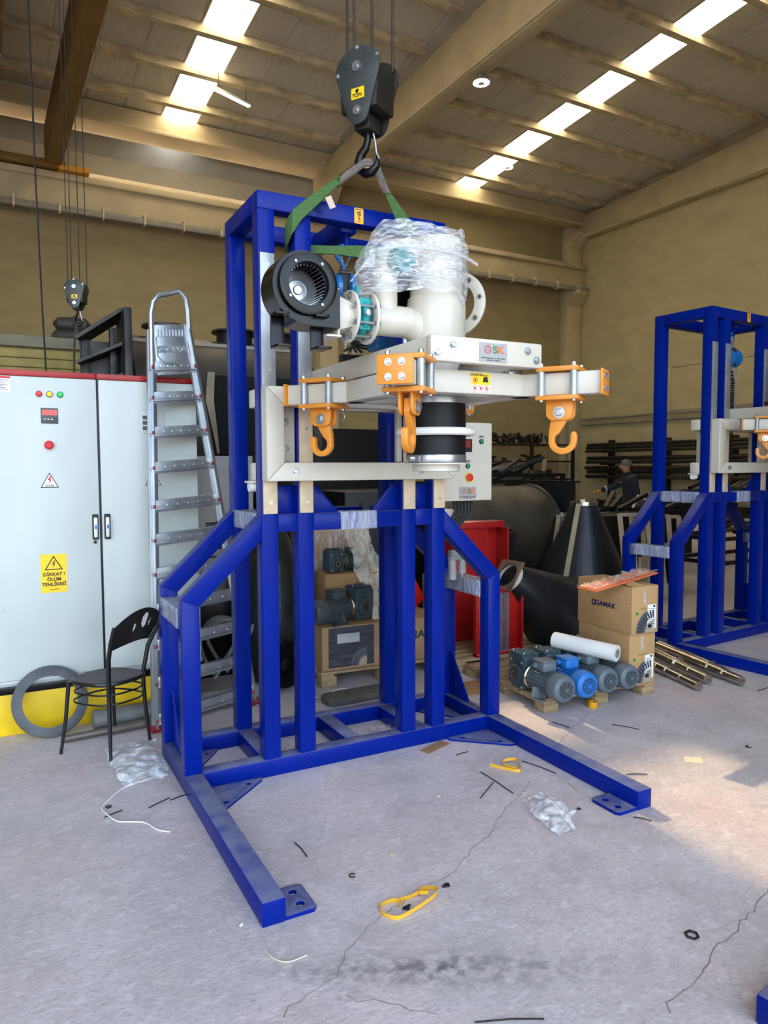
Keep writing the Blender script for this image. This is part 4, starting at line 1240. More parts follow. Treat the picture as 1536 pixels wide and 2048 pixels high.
# grey cabinet with louvres behind the ladder
c2 = MB(); c2.box(.44, 1.0, 1.95, 2.3, .95, 1.72)
c2 = tag(c2.build('grey_cabinet', mat('pale_grey_cabinet', S(188, 188, 186), .5, var=.08), None, bevel=.004), 'pale grey cabinet standing behind the aluminium ladder', 'cabinet')
MB().box(.44, 1.0, 1.96, 2.3, 0, .95).build('dark_filler', BLACK, c2, bevel=.004)  # black box added to darken the space behind the ladder
for k in range(9):
    b = MB(); b.box(.62, .70, 1.935, 1.95, 1.02 + .022 * k, 1.034 + .022 * k); b.build('louvre', BLACKP, c2)
b = MB(); b.box(.70, .80, 1.94, 1.95, 1.0, 1.22); b.build('fan_opening', BLACKP, c2)

# --- step ladder
lad = empty('step_ladder', (.4, 1.05, 0))
tag(lad, 'aluminium step ladder with hoop handle leaning beside the white cabinet', 'ladder')
lo = lad.location
FL_, FR_, TL_, TR_ = V(.039, .953, 0), V(.73, 1.164, 0), V(.112, 1.215, 2.50), V(.352, 1.262, 2.53)
def lr(t): return FL_.lerp(TL_, t)
def rr_(t): return FR_.lerp(TR_, t)
for (p, q) in ((FL_, TL_), (FR_, TR_)):
    dxy = (FR_ - FL_).normalized()
    b = MB(); b.bar(p - lo + Z * .03, q - lo, .022, .06, dxy); r_ = b.build('side_rail', ALU, lad, bevel=.003)
    b = MB(); b.bar(p - lo - V(0, .03, 0) + Z * .03, q - lo - V(0, .03, 0), .03, .006, dxy); b.build('rail_flange', ALU, r_)
    b = MB(); b.bar(p - lo, p - lo + (q - p).normalized() * .05, .03, .07, dxy); b.build('foot_cap', REDP, r_, bevel=.003)
tv = [.03, .12, .212, .3, .388, .472, .556, .652, .74, .828, .905]
for k, t in enumerate(tv):
    a = lr(t)
    c = rr_((a.z + .03) / TR_.z)
    b = MB(); b.bar(a - lo, c - lo, .036, .075, Z); b.bar(a - lo + Z * -.02 + V(0, -.03, 0), c - lo + Z * -.02 + V(0, -.03, 0), .006, .02, Y)
    s_ = b.build('step', ALU, lad, bevel=.002)
    for j in range(5):
        q = a.lerp(c, .18 + .16 * j) - lo
        b = MB(); b.prism([(-.006, -.006), (.006, -.006), (0, .007)], q + V(0, -.0385, .006), X, Z, -Y * .004); b.build('tread_punch', ALU, s_)
    for q in (a, c):
        b = MB(); b.obox(q - lo + V(0, -.042, 0), X, Y, Z, .008, .006, .011); b.build('rivet_cap', REDP, s_, bevel=.002)
ax = (TR_ - TL_).normalized()
hoop = [lr(.9), lr(.985), TL_ + Z * .1, TL_ + Z * .17 + ax * .015, TL_ + Z * .215 + ax * .05, TL_ + Z * .225 + ax * .11, TR_ + Z * .245 - ax * .06, TR_ + Z * .2 - ax * .015, TR_ + Z * .12 , rr_(.985), rr_(.9)]
b = MB(); b.tube([p - lo - V(0, .02, 0) for p in hoop], .018, 10); b.build('hoop_handle', ALU, lad)
pc = (lr(.95) + rr_(.95)) / 2 - lo
uz = ((TL_ - FL_).normalized() + (TR_ - FR_).normalized()).normalized()
yn = ax.cross(uz).normalized()
b = MB(); b.obox(pc + V(0, -.01, 0), ax, uz, yn, .112, .16, .008); pf = b.build('folded_platform', ALU, lad, bevel=.004)
for k in range(9):
    b = MB(); b.obox(pc + V(0, -.021, 0) + ax * (-.085 + .021 * k) + uz * .105, ax, uz, yn, .0045, .022, .006); b.build('platform_rib', ALU, pf, bevel=.002)
text('embossed_word', 'SIDIIYYA', .058, ALU, pf, pc + V(0, -.0225, 0), ax, uz, depth=.008, bold=.0015, sx=.85)
b = MB(); b.tube([pc + V(0, -.02, 0) + ax * a + uz * z for a, z in [(-.1, .08), (-.1, -.04), (-.06, -.09), (.03, -.1)]], .006, 6); b.build('platform_bead', ALU, pf)

# --- black metal chair, its back turned to the camera
ch = empty('metal_chair', (-.25, .83, 0))
tag(ch, 'black metal bistro chair with three holes in its backrest', 'chair')
co = ch.location
FLg, FRg = V(-.508, .869, 0) - co, V(-.188, 1.06, 0) - co      # front legs (away from the back)
BLg, BRg = V(-.272, .604, 0) - co, V(-.019, .844, 0) - co      # rear legs carry the backrest
BLK = mat('chipped_black_paint', S(18, 18, 19), .35, var=.2, vs=14, coat=.2)
sz = .415
cen = (FLg + FRg + BLg + BRg) / 4
def inw(p, k): return p + (cen - p) * k
for nm, p in (('leg', FLg), ('leg', FRg)):
    b = MB(); b.tube([p, inw(p, .12) + Z * .2, inw(p, .2) + Z * sz], [.009, .011, .012], 10); b.build(nm, BLK, ch)
bn = (BRg - BLg).normalized()
bk = V(bn.y, -bn.x, 0)
if bk.dot(cen - BLg) > 0: bk = -bk
tops = []
for p, s_ in ((BLg, -1), (BRg, 1)):
    q = [p, inw(p, .1) + Z * .22, inw(p, .14) + Z * sz, inw(p, .12) + bk * .02 + Z * .58 + bn * (.02 * s_), inw(p, .04) + bk * .05 + Z * .68 + bn * (.035 * s_), p + bk * .07 + Z * .765 + bn * (.03 * s_)]
    b = MB(); b.tube(q, [.009, .012, .013, .013, .012, .011], 10); b.build('leg', BLK, ch)
    tops.append(q)
# seat: rounded slab with a raised rim
ring_ = [inw(FLg, .16), inw(FRg, .16), inw(BRg, .1), inw(BLg, .1)]
mid = sum((p for p in ring_), V(0, 0, 0)) / 4
outl = []
for k in range(28):
    a = 2 * math.pi * k / 28
    e1, e2 = (ring_[1] - ring_[0]) * .52, (ring_[0] - ring_[3]) * .53
    c_, s_ = math.cos(a), math.sin(a)
    outl.append(mid + e1 * math.copysign(abs(c_) ** .75, c_) + e2 * math.copysign(abs(s_) ** .75, s_))
b = MB(); b.add([p + Z * (sz - .012) for p in outl] + [p + Z * (sz + .012) for p in outl], [tuple(range(28))[::-1], tuple(range(28, 56))] + [(i, (i + 1) % 28, 28 + (i + 1) % 28, 28 + i) for i in range(28)])
seat = b.build('seat', mat('dusty_dark_seat', S(96, 92, 92), .7, var=.12), ch, bevel=.004)
b = MB(); b.tube([p + Z * (sz + .002) for p in outl], .012, 8, True); b.build('seat_rim', BLK, seat)
for zz, k in ((sz - .06, .98), (sz - .115, 1.0)):
    b = MB(); b.tube([mid + (p - mid) * k + Z * zz for p in outl[::2]], .0055, 6, True); b.build('seat_hoop', BLK, ch)
# backrest: curved sheet with holes
a0, a1 = tops[0], tops[1]
def bp(t, h):
    lo_, hi_ = a0[3].lerp(a0[5], h), a1[3].lerp(a1[5], h)
    lo_.z = hi_.z = 0
    base = lo_.lerp(hi_, t)
    bow = 4 * t * (1 - t)
    return V(base.x, base.y, 0) + bk * (.035 * bow) + Z * (.62 + .145 * h + bow * (.025 + .05 * h))
NX, NH = 30, 12
def hole(t, h):
    for (ct, ch_, rt, rh) in ((.62, .62, .075, .25), (.40, .48, .035, .13), (.77, .58, .032, .14)):
        if ((t - ct) / rt) ** 2 + ((h - ch_) / rh) ** 2 < 1: return True
    return False
NX, NH = 48, 20
vs = [bp(i / NX, j / NH) for j in range(NH + 1) for i in range(NX + 1)]
off = [v + bk * .006 for v in vs]
fs, n0 = [], len(vs)
keep = {(i, j) for i in range(NX) for j in range(NH) if not hole((i + .5) / NX, (j + .5) / NH)}
for (i, j) in keep:
    q = (j * (NX + 1) + i, j * (NX + 1) + i + 1, (j + 1) * (NX + 1) + i + 1, (j + 1) * (NX + 1) + i)
    fs.append(q); fs.append(tuple(n0 + k for k in reversed(q)))
    for (di, dj, e) in ((-1, 0, (0, 3)), (1, 0, (1, 2)), (0, -1, (0, 1)), (0, 1, (3, 2))):
        if (i + di, j + dj) not in keep:
            fs.append((q[e[0]], q[e[1]], n0 + q[e[1]], n0 + q[e[0]]))
b = MB(); b.add(vs + off, fs); b.build('backrest', BLK, ch)
# --- flat steel ring leaning on the plinth, pipes on the floor
b = MB(); b.ring((0, 0, 0), Y, .215, .155, .02, 48)
rg = tag(b.build('steel_ring', mat('dark_grey_ring', S(82, 82, 86), .5, .5, var=.2, vs=8), None, bevel=.003), 'flat dark steel ring leaning on the yellow plinth', 'ring')
rg.matrix_world = Matrix.Translation((-.545, 1.19, .213)) @ Matrix.Rotation(R(20), 4, 'Z') @ Matrix.Rotation(R(-16), 4, 'X')
rg.matrix_world = Matrix.Translation((-.535, 1.215, .212)) @ Matrix.Rotation(R(-18), 4, 'X')
PLP = mat('grey_plastic_pipe', S(120, 120, 118), .5, var=.12)
b = MB(); b.cyl((-.30, 1.19, .062), (.9, 1.25, .062), .06, n=24)
tag(b.build('thick_pipe', PLP), 'thick grey pipe lying along the yellow plinth', 'pipe')
b = MB(); b.tube([(-.48, 1.035, .026), (-.22, 1.06, .026), (-.215, 1.06, .026), (-.21, 1.06, .026), (.1, 1.09, .026), (.35, 1.11, .026)], [.022, .022, .022, .03, .03, .03], 16)
tag(b.build('stepped_shaft', mat('brown_grey_steel', S(112, 104, 96), .45, .5)), 'thin stepped steel shaft lying behind the black chair', 'shaft')
# bag and string by the chair
def bagf(u, v):
    p = V(-.291, .817, 0).lerp(V(.007, .83, 0), u).lerp(V(-.273, .227, 0).lerp(V(-.02, .241, 0), u), v)
    return p + Z * (.012 + .03 * math.sin(math.pi * v) * math.sin(math.pi * u))
bg_ = crumple('plastic_sheet', BAG, None, grid(bagf, 26, 36), 3, .022, 9)
for v in bg_.data.vertices: v.co.z = max(.002, v.co.z)
tag(bg_, 'crumpled clear plastic bag lying by the chair leg', 'plastic bag')
b = MB(); b.tube(smooth([V(*p, .006) for p in ((.02, .40), (-.06, .33), (-.123, .267), (-.248, .233), (-.334, .133), (-.386, .042), (-.372, -.045), (-.34, -.133), (-.286, -.168), (-.231, -.208), (-.193, -.302), (-.147, -.347))]), .0035, 6)
tag(b.build('white_string', WPRT), 'thin white string curling over the floor by the plastic bag', 'string')
# ================================================================== RIGHT SIDE: pallets, motors, boxes, cones
def pallet(label, loc, rz, w, d, h, nb, grp='wooden pallets'):
    e = empty('wooden_pallet', loc, rz)
    tag(e, label, 'pallet', grp)
    bw = w / 3 * .24
    for k, yy in enumerate((0, d / 2 - .05, d - .1)):
        for i, xx in enumerate((0, w / 2 - .06, w - .12)):
            MB().box(xx, xx + .12, yy, yy + .1, 0, h - .036).build('block', WOOD, e, bevel=.003)
    for xx in (0, w / 2 - .05, w - .1):
        MB().box(xx, xx + .1, 0, d, h - .036, h - .018).build('stringer_board', WOOD, e, bevel=.002)
    st = d / nb
    for k in range(nb):
        MB().box(0, w, k * st + .006, (k + 1) * st - .022, h - .018, h).build('deck_board', WOOD, e, bevel=.002)
    return e
pallet('weathered wooden pallet carrying the gear motors and stacked cartons', (2.36, .075, 0), R(-3), .98, 1.0, .092, 7)
pallet('wooden pallet under the red steel sections', (2.36, 1.12, 0), R(-2), .95, .62, .1, 5)
pallet('wooden pallet under the film-wrapped navy carton, behind the blue stand', (1.28, 1.27, 0), R(-3), 1.05, .6, .115, 5)

def carton(label, o, ex, w, d, h, m=CARD, group='cardboard cartons'):
    """o = near corner; ex runs along the label face, the long face runs back at a right angle"""
    e = empty('carton', o, math.atan2(ex[1], ex[0]))
    tag(e, label, 'carton', group)
    MB().box(0, w, 0, d, 0, h).build('body', m, e, bevel=.004)
    return e
# gear motors: motor axis along -Y, gearbox at the rear
def gearmotor(label, loc, rz, body, sc_=1.0, tilt=None):
    e = empty('gear_motor', loc, rz)
    tag(e, label, 'gear motor', 'worm gear motors')
    e.scale = (sc_,) * 3
    zc = .105
    b = MB(); b.lathe([(.06, -.02), (.066, -.02), (.066, -.24)], (0, 0, zc), Y, 24); b.build('stator', body, e)
    fins = MB()
    for k in range(22):
        a = R(360 / 22 * k)
        fins.obox(V(0, -.13, zc) + V(math.cos(a), 0, math.sin(a)) * .07, V(-math.sin(a), 0, math.cos(a)), Y, V(math.cos(a), 0, math.sin(a)), .0022, .1, .009)
    f = fins.build('cooling_fins', body, e); 
    b = MB(); b.lathe([(.081, -.235), (.084, -.25), (.084, -.29), (.078, -.315), (.06, -.33), (.03, -.332)], (0, 0, zc), Y, 28); fc = b.build('fan_cover', body, e)
    g = MB(); g.lathe([(.052, -.3325), (.03, -.3345)], (0, 0, zc), Y, 24); g.build('grille', BLACKP, fc)
    g = MB()
    for r in (.018, .028, .038, .048):
        g.ring((0, -.334, zc), -Y, r + .0018, r - .0018, .002, 24)
    for k in range(8):
        a = R(45 * k); g.bar(V(.016 * math.cos(a), -.335, zc + .016 * math.sin(a)), V(.05 * math.cos(a), -.335, zc + .05 * math.sin(a)), .003, .002, Y)
    g.obox((0, -.3355, zc), X, Y, Z, .011, .0015, .011)
    g.build('grille_bars', body, fc)
    b = MB(); b.box(-.05, .05, -.17, -.06, zc + .07, zc + .125); tb = b.build('terminal_box', body, e, bevel=.008)
    b = MB(); b.box(-.052, .052, -.172, -.058, zc + .125, zc + .135); b.build('box_lid', body, tb, bevel=.004)
    b = MB(); b.cyl((-.05, -.1, zc + .1), (-.075, -.1, zc + .1), .014, n=10); b.build('cable_gland', body, tb)
    b = MB()
    for s_ in (-1, 1):
        b.box(s_ * .065 - .018, s_ * .065 + .018, -.2, -.07, 0, .012); b.bar((s_ * .065, -.135, .01), (s_ * .045, -.135, .07), .11, .012, Y)
    b.build('foot', body, e, bevel=.002)
    b = MB(); b.lathe([(.075, -.02), (.082, -.015), (.082, .0), (.06, .01), (.06, .03)], (0, 0, zc), Y, 24); b.build('adapter_flange', BSTEEL, e)
    # worm gearbox with hollow shaft facing -X
    gb = MB(); gb.prism(rrect(-.085, .085, -.095, .125, .025, 3), (-.06, .105, zc), Y, Z, X * .12); gb.box(-.05, .05, .02, .06, zc - .05, zc + .05)
    gx = gb.build('gearbox', GEAR, e, bevel=.005)
    b = MB(); b.lathe([(.068, 0), (.068, .014), (.05, .02), (.036, .02), (.034, .004)], (-.06, .105, zc - .01), -X, 28); b.build('output_flange', GEAR, gx)
    b = MB(); b.lathe([(.068, 0), (.068, .014), (.05, .02), (.036, .02), (.034, .004)], (.06, .105, zc - .01), X, 28); b.build('output_flange', GEAR, gx)
    b = MB(); b.ring((.062, .105, zc - .01), X, .03, .018, .02, 24); b.build('hollow_shaft', BSTEEL, gx)
    b = MB(); b.lathe([(.018, 0), (.017, .002)], (.07, .105, zc - .01), X, 16); b.build('bore', BLACKP, gx)
    b = MB(); b.ring((-.082, .105, zc - .01), X, .03, .018, .02, 24); b.build('hollow_shaft', BSTEEL, gx)
    b = MB(); b.lathe([(.018, 0), (.017, .002)], (-.07, .105, zc - .01), -X, 16); b.build('bore', BLACKP, gx)
    b = MB()
    for k in range(7):
        b.box(-.066, .066, .04 + .02 * k, .047 + .02 * k, zc + .12, zc + .136)
    b.build('gear_fins', GEAR, gx)
    for (yy, zz) in ((.045, .08), (.165, .08), (.045, -.08), (.165, -.08)):
        bolt('bolt', gx, (-.06, .105 + (yy - .105), zc + zz), -X, .007, ZINC)
        b = MB(); b.tube([(-.05, yy, zc + .12), (-.04, yy, zc + .142), (.0, yy, zc + .142), (.01, yy, zc + .12)], .004, 5)
        if zz > 0: b.build('staple', ZINC, gx)
    return e
gearmotor('grey worm gear motor nearest the pallet corner, round bore facing left', (2.405, .235, .093), R(-4), MOTOR, 1.07)
gearmotor('bright blue electric gear motor on the pallet', (2.60, .23, .093), R(-4), MBLUE, 1.05)
gearmotor('grey worm gear motor just right of the blue one', (2.795, .24, .093), R(-4), MOTOR, 1.05)
gearmotor('grey worm gear motor pushed against the lower carton', (2.985, .225, .093), R(-4), MOTOR, 1.02)
# roll of stretch film across the motors
rl = empty('film_roll', (2.77, .12, .375)); tag(rl, 'white roll of stretch film lying across the gear motors', 'film roll')
p, q = V(-.075, .24, .02), V(.085, -.2, .0)
ax = (q - p).normalized()
b = MB(); b.lathe([(.03, 0), (.056, 0), (.057, .01), (.057, (q - p).length - .01), (.056, (q - p).length), (.03, (q - p).length), (.03, 0)], p, ax, 28); b.build('film_body', mat('milky_film', S(232, 232, 228), .3, var=.05, spec=.6), rl)
b = MB(); b.ring(p - ax * .004, ax, .031, .024, (q - p).length + .008, 20); b.build('core', mat('grey_core', S(150, 146, 140), .8), rl)

def motor_art(e, fx0, fx1, fz0, zc, r, y):
    """quarter drawing of a motor printed on the carton"""
    b = MB(); b.prism([(fx1, fz0)] + [(fx1 + r * math.cos(R(a)), fz0 + r * math.sin(R(a))) for a in range(90, 181, 9)], (0, y, 0), X, Z, -Y * .0006); o = b.build('printed_motor', mat('slate_print', S(84, 88, 92), .7, var=.02), e)
    b = MB()
    for k in range(9):
        a = R(95 + 10 * k)
        d_ = V(math.cos(a), 0, math.sin(a)); b.bar(V(fx1, y - .001, fz0) + d_ * (r * .62), V(fx1, y - .001, fz0) + d_ * (r * .9), r * .08, .0006, Y)
    b.build('print', mat('dark_slate_print', S(40, 48, 58), .7, var=0), o)
    b = MB(); b.prism([(fx1, fz0)] + [(fx1 + r * .5 * math.cos(R(a)), fz0 + r * .5 * math.sin(R(a))) for a in range(90, 181, 9)], (0, y - .0007, 0), X, Z, -Y * .0005); b.build('print', mat('tan_print', S(170, 150, 120), .7, var=0), o)
def ship_label(e, x0, x1, z0, z1):
    b = MB(); b.box(x0, x1, -.0016, -.0006, z0, z1); o = b.build('shipping_label', WPRT, e)
    b = MB()
    random.seed(3)
    for k in range(9):
        zz = z1 - .03 - k * (z1 - z0 - .05) / 9
        b.box(x0 + .006, x1 - .006 - random.random() * .03, -.0022, -.0016, zz, zz + .003)
    b.box(x0 + .006, x0 + .04, -.0022, -.0016, z0 + .008, z0 + .03)
    b.box(x1 - .03, x1 - .008, -.0022, -.0016, z1 - .018, z1 - .006)
    b.build('print', INK, o)
def gamak(e, c, ex, ez, size, m=NPRT):
    ex, ez = Vector(ex), Vector(ez)
    nrm = ex.cross(ez)
    b = MB(); b.ring(Vector(c) - ex * (size * 2.15), nrm, size * .42, size * .2, .0006, 20)
    for k in range(8):
        a = R(45 * k); b.obox(Vector(c) - ex * (size * 2.15) + (ex * math.cos(a) + ez * math.sin(a)) * size * .42, ex, ez, nrm, size * .07, size * .07, .0003)
    b.build('brand_mark', m, e)
    text('brand_print', 'GAMAK', size, m, e, Vector(c) + ex * (size * .15), ex, ez, bold=size * .03, sx=1.15)
c1 = carton('lower brown carton with motor drawing and white shipping label', (3.085, .03, .093), (1, -.05, 0), .24, .53, .365)
c2_ = carton('upper brown carton with navy maker name, standing on another carton', (3.07, .0, .459), (1, -.05, 0), .245, .56, .335)
for e, h in ((c1, .365), (c2_, .335)):
    motor_art(e, .02, .21, .005, 0, .17, -.0004)
    ship_label(e, .145, .225, .03, .2)
    MB().box(.08, .16, -.0012, -.0004, h - .164, h - .152).build('print', mat('faint_print', S(160, 126, 86), .8, var=0), e)
    b = MB(); b.lathe([(.012, 0), (.011, .0006)], (.05, 0, h - .19), -Y, 12); b.build('green_dot', GPRT, e)
    b = MB(); b.box(-.0008, 0, .02, .5, h * .62, h * .625); b.build('fold_line', CARD2, e)
    b = MB(); b.strip([(.12, -.001, h - .02), (.115, -.0015, h - .07), (.125, -.001, h - .13)], [V(.012, 0, 0)] * 3, .0008); b.build('tape', film('clear_tape%d' % int(h * 1000), .35, vs=20), e)
gamak(c2_, (-.0012, .27, .17), (0, -1, 0), Z, .052)
b = MB()
random.seed(8)
pts, y0, z0 = [], .54, .05
for k in range(26):
    t = k / 25
    pts.append((-.001, .535 - .3 * t, .1 + .16 * t + .022 * math.sin(t * 40) * (1 - t * .3)))
b.tube(pts, .0012, 4); b.tube([(-.001, .535, .06), (-.001, .4, .06), (-.001, .37, .045), (-.001, .36, .03)], .001, 4)
b.build('gear_line_art', CARD2, c2_)
# torn lid and orange board on the top carton
e = empty('orange_board', (3.16, .27, .80)); tag(e, 'film-wrapped orange board lying across the top carton', 'board')
ex_, ey_ = V(.95, .22, .05).normalized(), V(-.22, .95, .03).normalized()
b = MB(); b.obox((-.10, -.16, .03), ex_, ey_, V(-.05, -.03, 1), .40, .075, .006); b.build('board', mat('orange_board', S(226, 116, 70), .6, var=.12, vs=8), e, bevel=.002)
crumple('torn_film', film('crinkled_film', .45, col=(.98, .9, .78, 1), vs=24), e, grid(lambda u, v: V(-.10, -.16, .046) + ex_ * (-.40 + .82 * u) + ey_ * (-.075 + .15 * v), 44, 12), 2, .016, 16)
b = MB(); b.add([(-.09, -.28, .0), (.0, -.28, .004), (-.03, -.2, .03), (-.13, -.14, .03), (-.09, -.28, -.004), (.0, -.28, .0), (-.03, -.2, .026), (-.13, -.14, .026)], [(0, 1, 2, 3), (7, 6, 5, 4), (0, 4, 5, 1), (1, 5, 6, 2), (2, 6, 7, 3), (3, 7, 4, 0)]); b.build('torn_flap', CARD, e)
# yellow tape roll
b = MB(); b.lathe([(.018, 0), (.034, 0), (.034, .042), (.018, .042), (.018, 0)], (2.735, .015, 0), Z, 24); tr_ = b.build('tape_roll', mat('yellow_tape', S(232, 165, 20), .4), None, bevel=.002)
tag(tr_, 'small yellow tape roll standing on the floor before the pallet', 'tape roll')
# turned shafts
def shaft(label, p, q, prof):
    p, q = Vector(p), Vector(q)
    L = (q - p).length
    b = MB(); b.lathe([(r, t * L) for t, r in prof], p, q - p, 24); o = b.build('turned_shaft', BSTEEL)
    tag(o, label, 'shaft', 'turned steel shafts on the floor')
    b = MB(); b.lathe([(.006, 0), (.004, .002)], q, q - p, 10); b.build('centre_hole', BLACKP, o)
shaft('turned steel shaft lying closest to the cartons', (3.95, .95, .05), (3.66, -.09, .036), [(0, .048), (.55, .048), (.55, .044), (.56, .044), (.56, .047), (.66, .047), (.66, .04), (.82, .038), (.82, .034), (1, .034)])
shaft('middle turned steel shaft of the three beside the cartons', (4.17, .98, .055), (3.85, -.02, .04), [(0, .055), (.6, .055), (.6, .06), (.63, .06), (.63, .048), (.8, .046), (.8, .041), (.985, .04), (1, .036)])
shaft('longest turned steel shaft, lying beside the far stand', (4.25, .78, .06), (4.03, -.17, .04), [(0, .06), (.66, .06), (.66, .05), (.82, .048), (.82, .039), (.97, .036), (1, .033)])

# red steel sections
rs = empty('red_steel_section', (2.96, 1.64, .1)); tag(rs, 'tall red folded steel section standing behind the pallet', 'steel section', 'red steel sections')
b = MB(); b.box(-.28, .07, 0, .012, 0, 1.03); b.box(-.28, -.262, 0, .3, 0, 1.03); b.build('front_sheet', RED, rs, bevel=.002)
b = MB(); b.box(.07, .082, 0, .16, 0, .99); b.box(.07, .3, .15, .162, 0, .98); b.box(.29, .302, -.02, .162, 0, .985); b.build('recessed_web', RED, rs, bevel=.002)
b = MB(); b.box(-.285, .25, -.02, .14, 1.03, 1.045); b.box(.235, .25, -.02, .14, .97, 1.03); b.box(-.285, .25, -.022, -.012, .99, 1.045); b.build('cap_plate', RED, rs, bevel=.002)
r2_ = empty('red_banner_section', (2.78, 1.17, .1)); tag(r2_, 'low red steel section with a grey banner lettered up its face', 'steel section', 'red steel sections')
b = MB(); b.box(-.21, .25, 0, .015, 0, .53); b.box(.235, .25, -.05, .0, 0, .53); b.box(-.21, -.195, -.03, 0, 0, .53); b.box(-.21, .25, -.05, .015, -.0, .02); b.build('channel', RED, r2_, bevel=.002)
b = MB(); b.box(-.12, .13, -.012, -.004, .015, .50); bn_ = b.build('banner', mat('grey_banner', S(96, 100, 104), .6, var=.12), r2_, bevel=.001)
text('banner_print', 'www.osk.com.tr', .085, mat('dull_red_print', S(120, 36, 42), .6, var=0), bn_, (.075, -.0135, .255), Z, -X, bold=.001)
text('banner_print', 'OSK', .15, mat('black_red_print', S(60, 20, 24), .6, var=0), bn_, (-.055, -.0135, .25), Z, -X, bold=.003)
r3_ = empty('red_side_sheet', (2.42, 1.42, .1)); tag(r3_, 'red steel side sheet standing behind the blue rear post', 'steel section', 'red steel sections')
b = MB(); b.prism([(-.06, 0), (.14, 0), (.14, .47), (.12, .5), (-.06, .5)], (0, 0, 0), X, Z, Y * .012); b.build('sheet', RED, r3_, bevel=.002)
b = MB(); b.lathe([(.007, 0), (.006, .002)], (.11, 0, .42), -Y, 10); b.build('bolt_hole', WPRT, r3_)
r4_ = MB(); r4_.bar((2.12, 1.80, .95), (2.42, 1.85, .45), .16, .12); tag(r4_.build('red_chute', mat('bright_red_enamel', S(225, 40, 30), .4), None, bevel=.01), 'bright red sloping chute behind the inner blue posts', 'chute')
b = MB(); b.lathe([(.13, 0), (.135, .01), (.135, .60), (.13, .62), (.12, .625)], (2.93, 2.25, .60), Z, 32)
b.lathe([(.17, 0), (.17, .6)], (2.93, 2.25, 0), Z, 24)
tag(b.build('white_drum', mat('dull_white_drum', S(214, 208, 204), .5, var=.05)), 'dull white drum standing behind the control box cables', 'drum')

# cones
CONE = mat('dark_rolled_steel', S(50, 52, 56), .34, .55, var=.25, vs=4)
def cone(label, c, h, r0, r1, group=None):
    e = empty('steel_cone', c); tag(e, label, 'cone', group or 'dark steel cones')
    b = MB(); b.lathe([(r0, 0), (r1, h)], (0, 0, 0), Z, 48, caps=False); b.lathe([(r0 - .006, 0), (r1 - .006, h)], (0, 0, 0), Z, 48, caps=False); b.build('shell', CONE, e)
    b = MB(); b.ring((0, 0, h - .02), Z, r1 + .012, r1 - .03, .04, 32); b.build('collar', BSTEEL, e)
    b = MB(); a = R(205); d_ = V(math.cos(a), math.sin(a), 0); b.bar(d_ * (r0 + .004), d_ * (r1 + .004) + Z * (h), .05, .014, d_); b.build('highlight_strip', mat('highlight_pale', S(206, 196, 160), .35, .6), e)  # the cone's bright edge highlight, put in as a pale strip
    return e
c_ = cone('tall dark steel cone with its edge highlight laid on as a strip', (4.62, 2.12, 0), 1.24, .66, .13)
b = MB(); b.bar((-.06, -.05, 1.27), (.05, .05, 1.275), .05, .03); b.build('top_bar', BSTEEL, c_)
cone('dark steel cone half hidden behind the tall one', (5.2, 3.1, 0), 1.05, .42, .08)
lc = empty('lying_cone', (2.95, 1.24, .725)); tag(lc, 'dark steel cone lying on its side with a square flange', 'cone', 'dark steel cones')
ax = V(.83, .05, -.557).normalized()
b = MB(); b.lathe([(.11, 0), (.12, .03), (.345, .66), (.35, .69)], (0, 0, 0), ax, 48, caps=False); b.build('shell', CONE, lc)
b = MB(); x_, y_, z_ = basis(ax); b.prism([[(-.135, -.135), (.135, -.135), (.135, .135), (-.135, .135)], circ(0, 0, .105, 28)], -ax * .01, x_, y_, ax * .012); b.build('square_flange', mat('rusty_flange', S(140, 120, 100), .5, .5, var=.3), lc, bevel=.001)
b = MB(); b.ring(-ax * .0, ax, .128, .118, .05, 28); b.build('neck_ring', mat('pale_neck', S(206, 196, 176), .5), lc)
# round tank on the right with black end plate
tk = empty('round_tank', (4.7, 4.3, .70)); tag(tk, 'large brown-grey round steel tank lying behind the red sections', 'tank', 'large steel tanks')
TANKM = mat('brown_grey_tank', S(92, 86, 76), .5, .4, var=.25, vs=2.5)
b = MB(); b.lathe([(.66, -1.6), (.66, 1.05)], (0, 0, 0), V(1, .06, 0), 64); b.build('shell', TANKM, tk)
b = MB(); b.ring(V(1, .06, 0) * .98, V(1, .06, 0), .685, .6, .05, 64); b.build('rim', mat('rim_steel', S(120, 112, 100), .4, .6), tk)
b = MB(); b.prism([(-.75, -.7), (.8, -.7), (.8, .45), (.55, .73), (-.75, .73)], V(1.12, .067, 0), -V(-.06, 1, 0).normalized() * -1, Z, V(1, .06, 0) * .03)
b.prism([(.55, .73), (.8, .45), (.8, -.7), (.78, -.7), (.78, .44), (.54, .71), (-.75, .71), (-.75, .73)], V(1.12, .067, 0), V(-.06, 1, 0).normalized(), Z, V(1, .06, 0) * .12)
b.build('end_plate', mat('black_end_plate', S(34, 34, 36), .45, .4, var=.2), tk, bevel=.002)
for (xx, yy, r) in ((-.05, -.05, .14), (-.45, -.1, .1)):
    b = MB(); b.cyl((xx, yy, .6), (xx, yy, .72), r, n=24); b.lathe([(r * 1.35, 0), (r * 1.35, .02)], (xx, yy, .72), Z, 24); b.build('nozzle', DSTEEL, tk)
for xx in (-1.1, .5):
    MB().box(xx, xx + .12, -.5, .5, -.70, -.4).build('saddle', DSTEEL, tk, bevel=.003)
b = MB(); b.lathe([(.3, 0), (.3, .9), (.27, .92), (.27, .1)], (4.05, 3.0, 0), Z, 32)
tag(b.build('open_drum', mat('black_open_drum', S(30, 30, 31), .5, .3), None), 'black open drum standing in front of the round tank', 'drum')

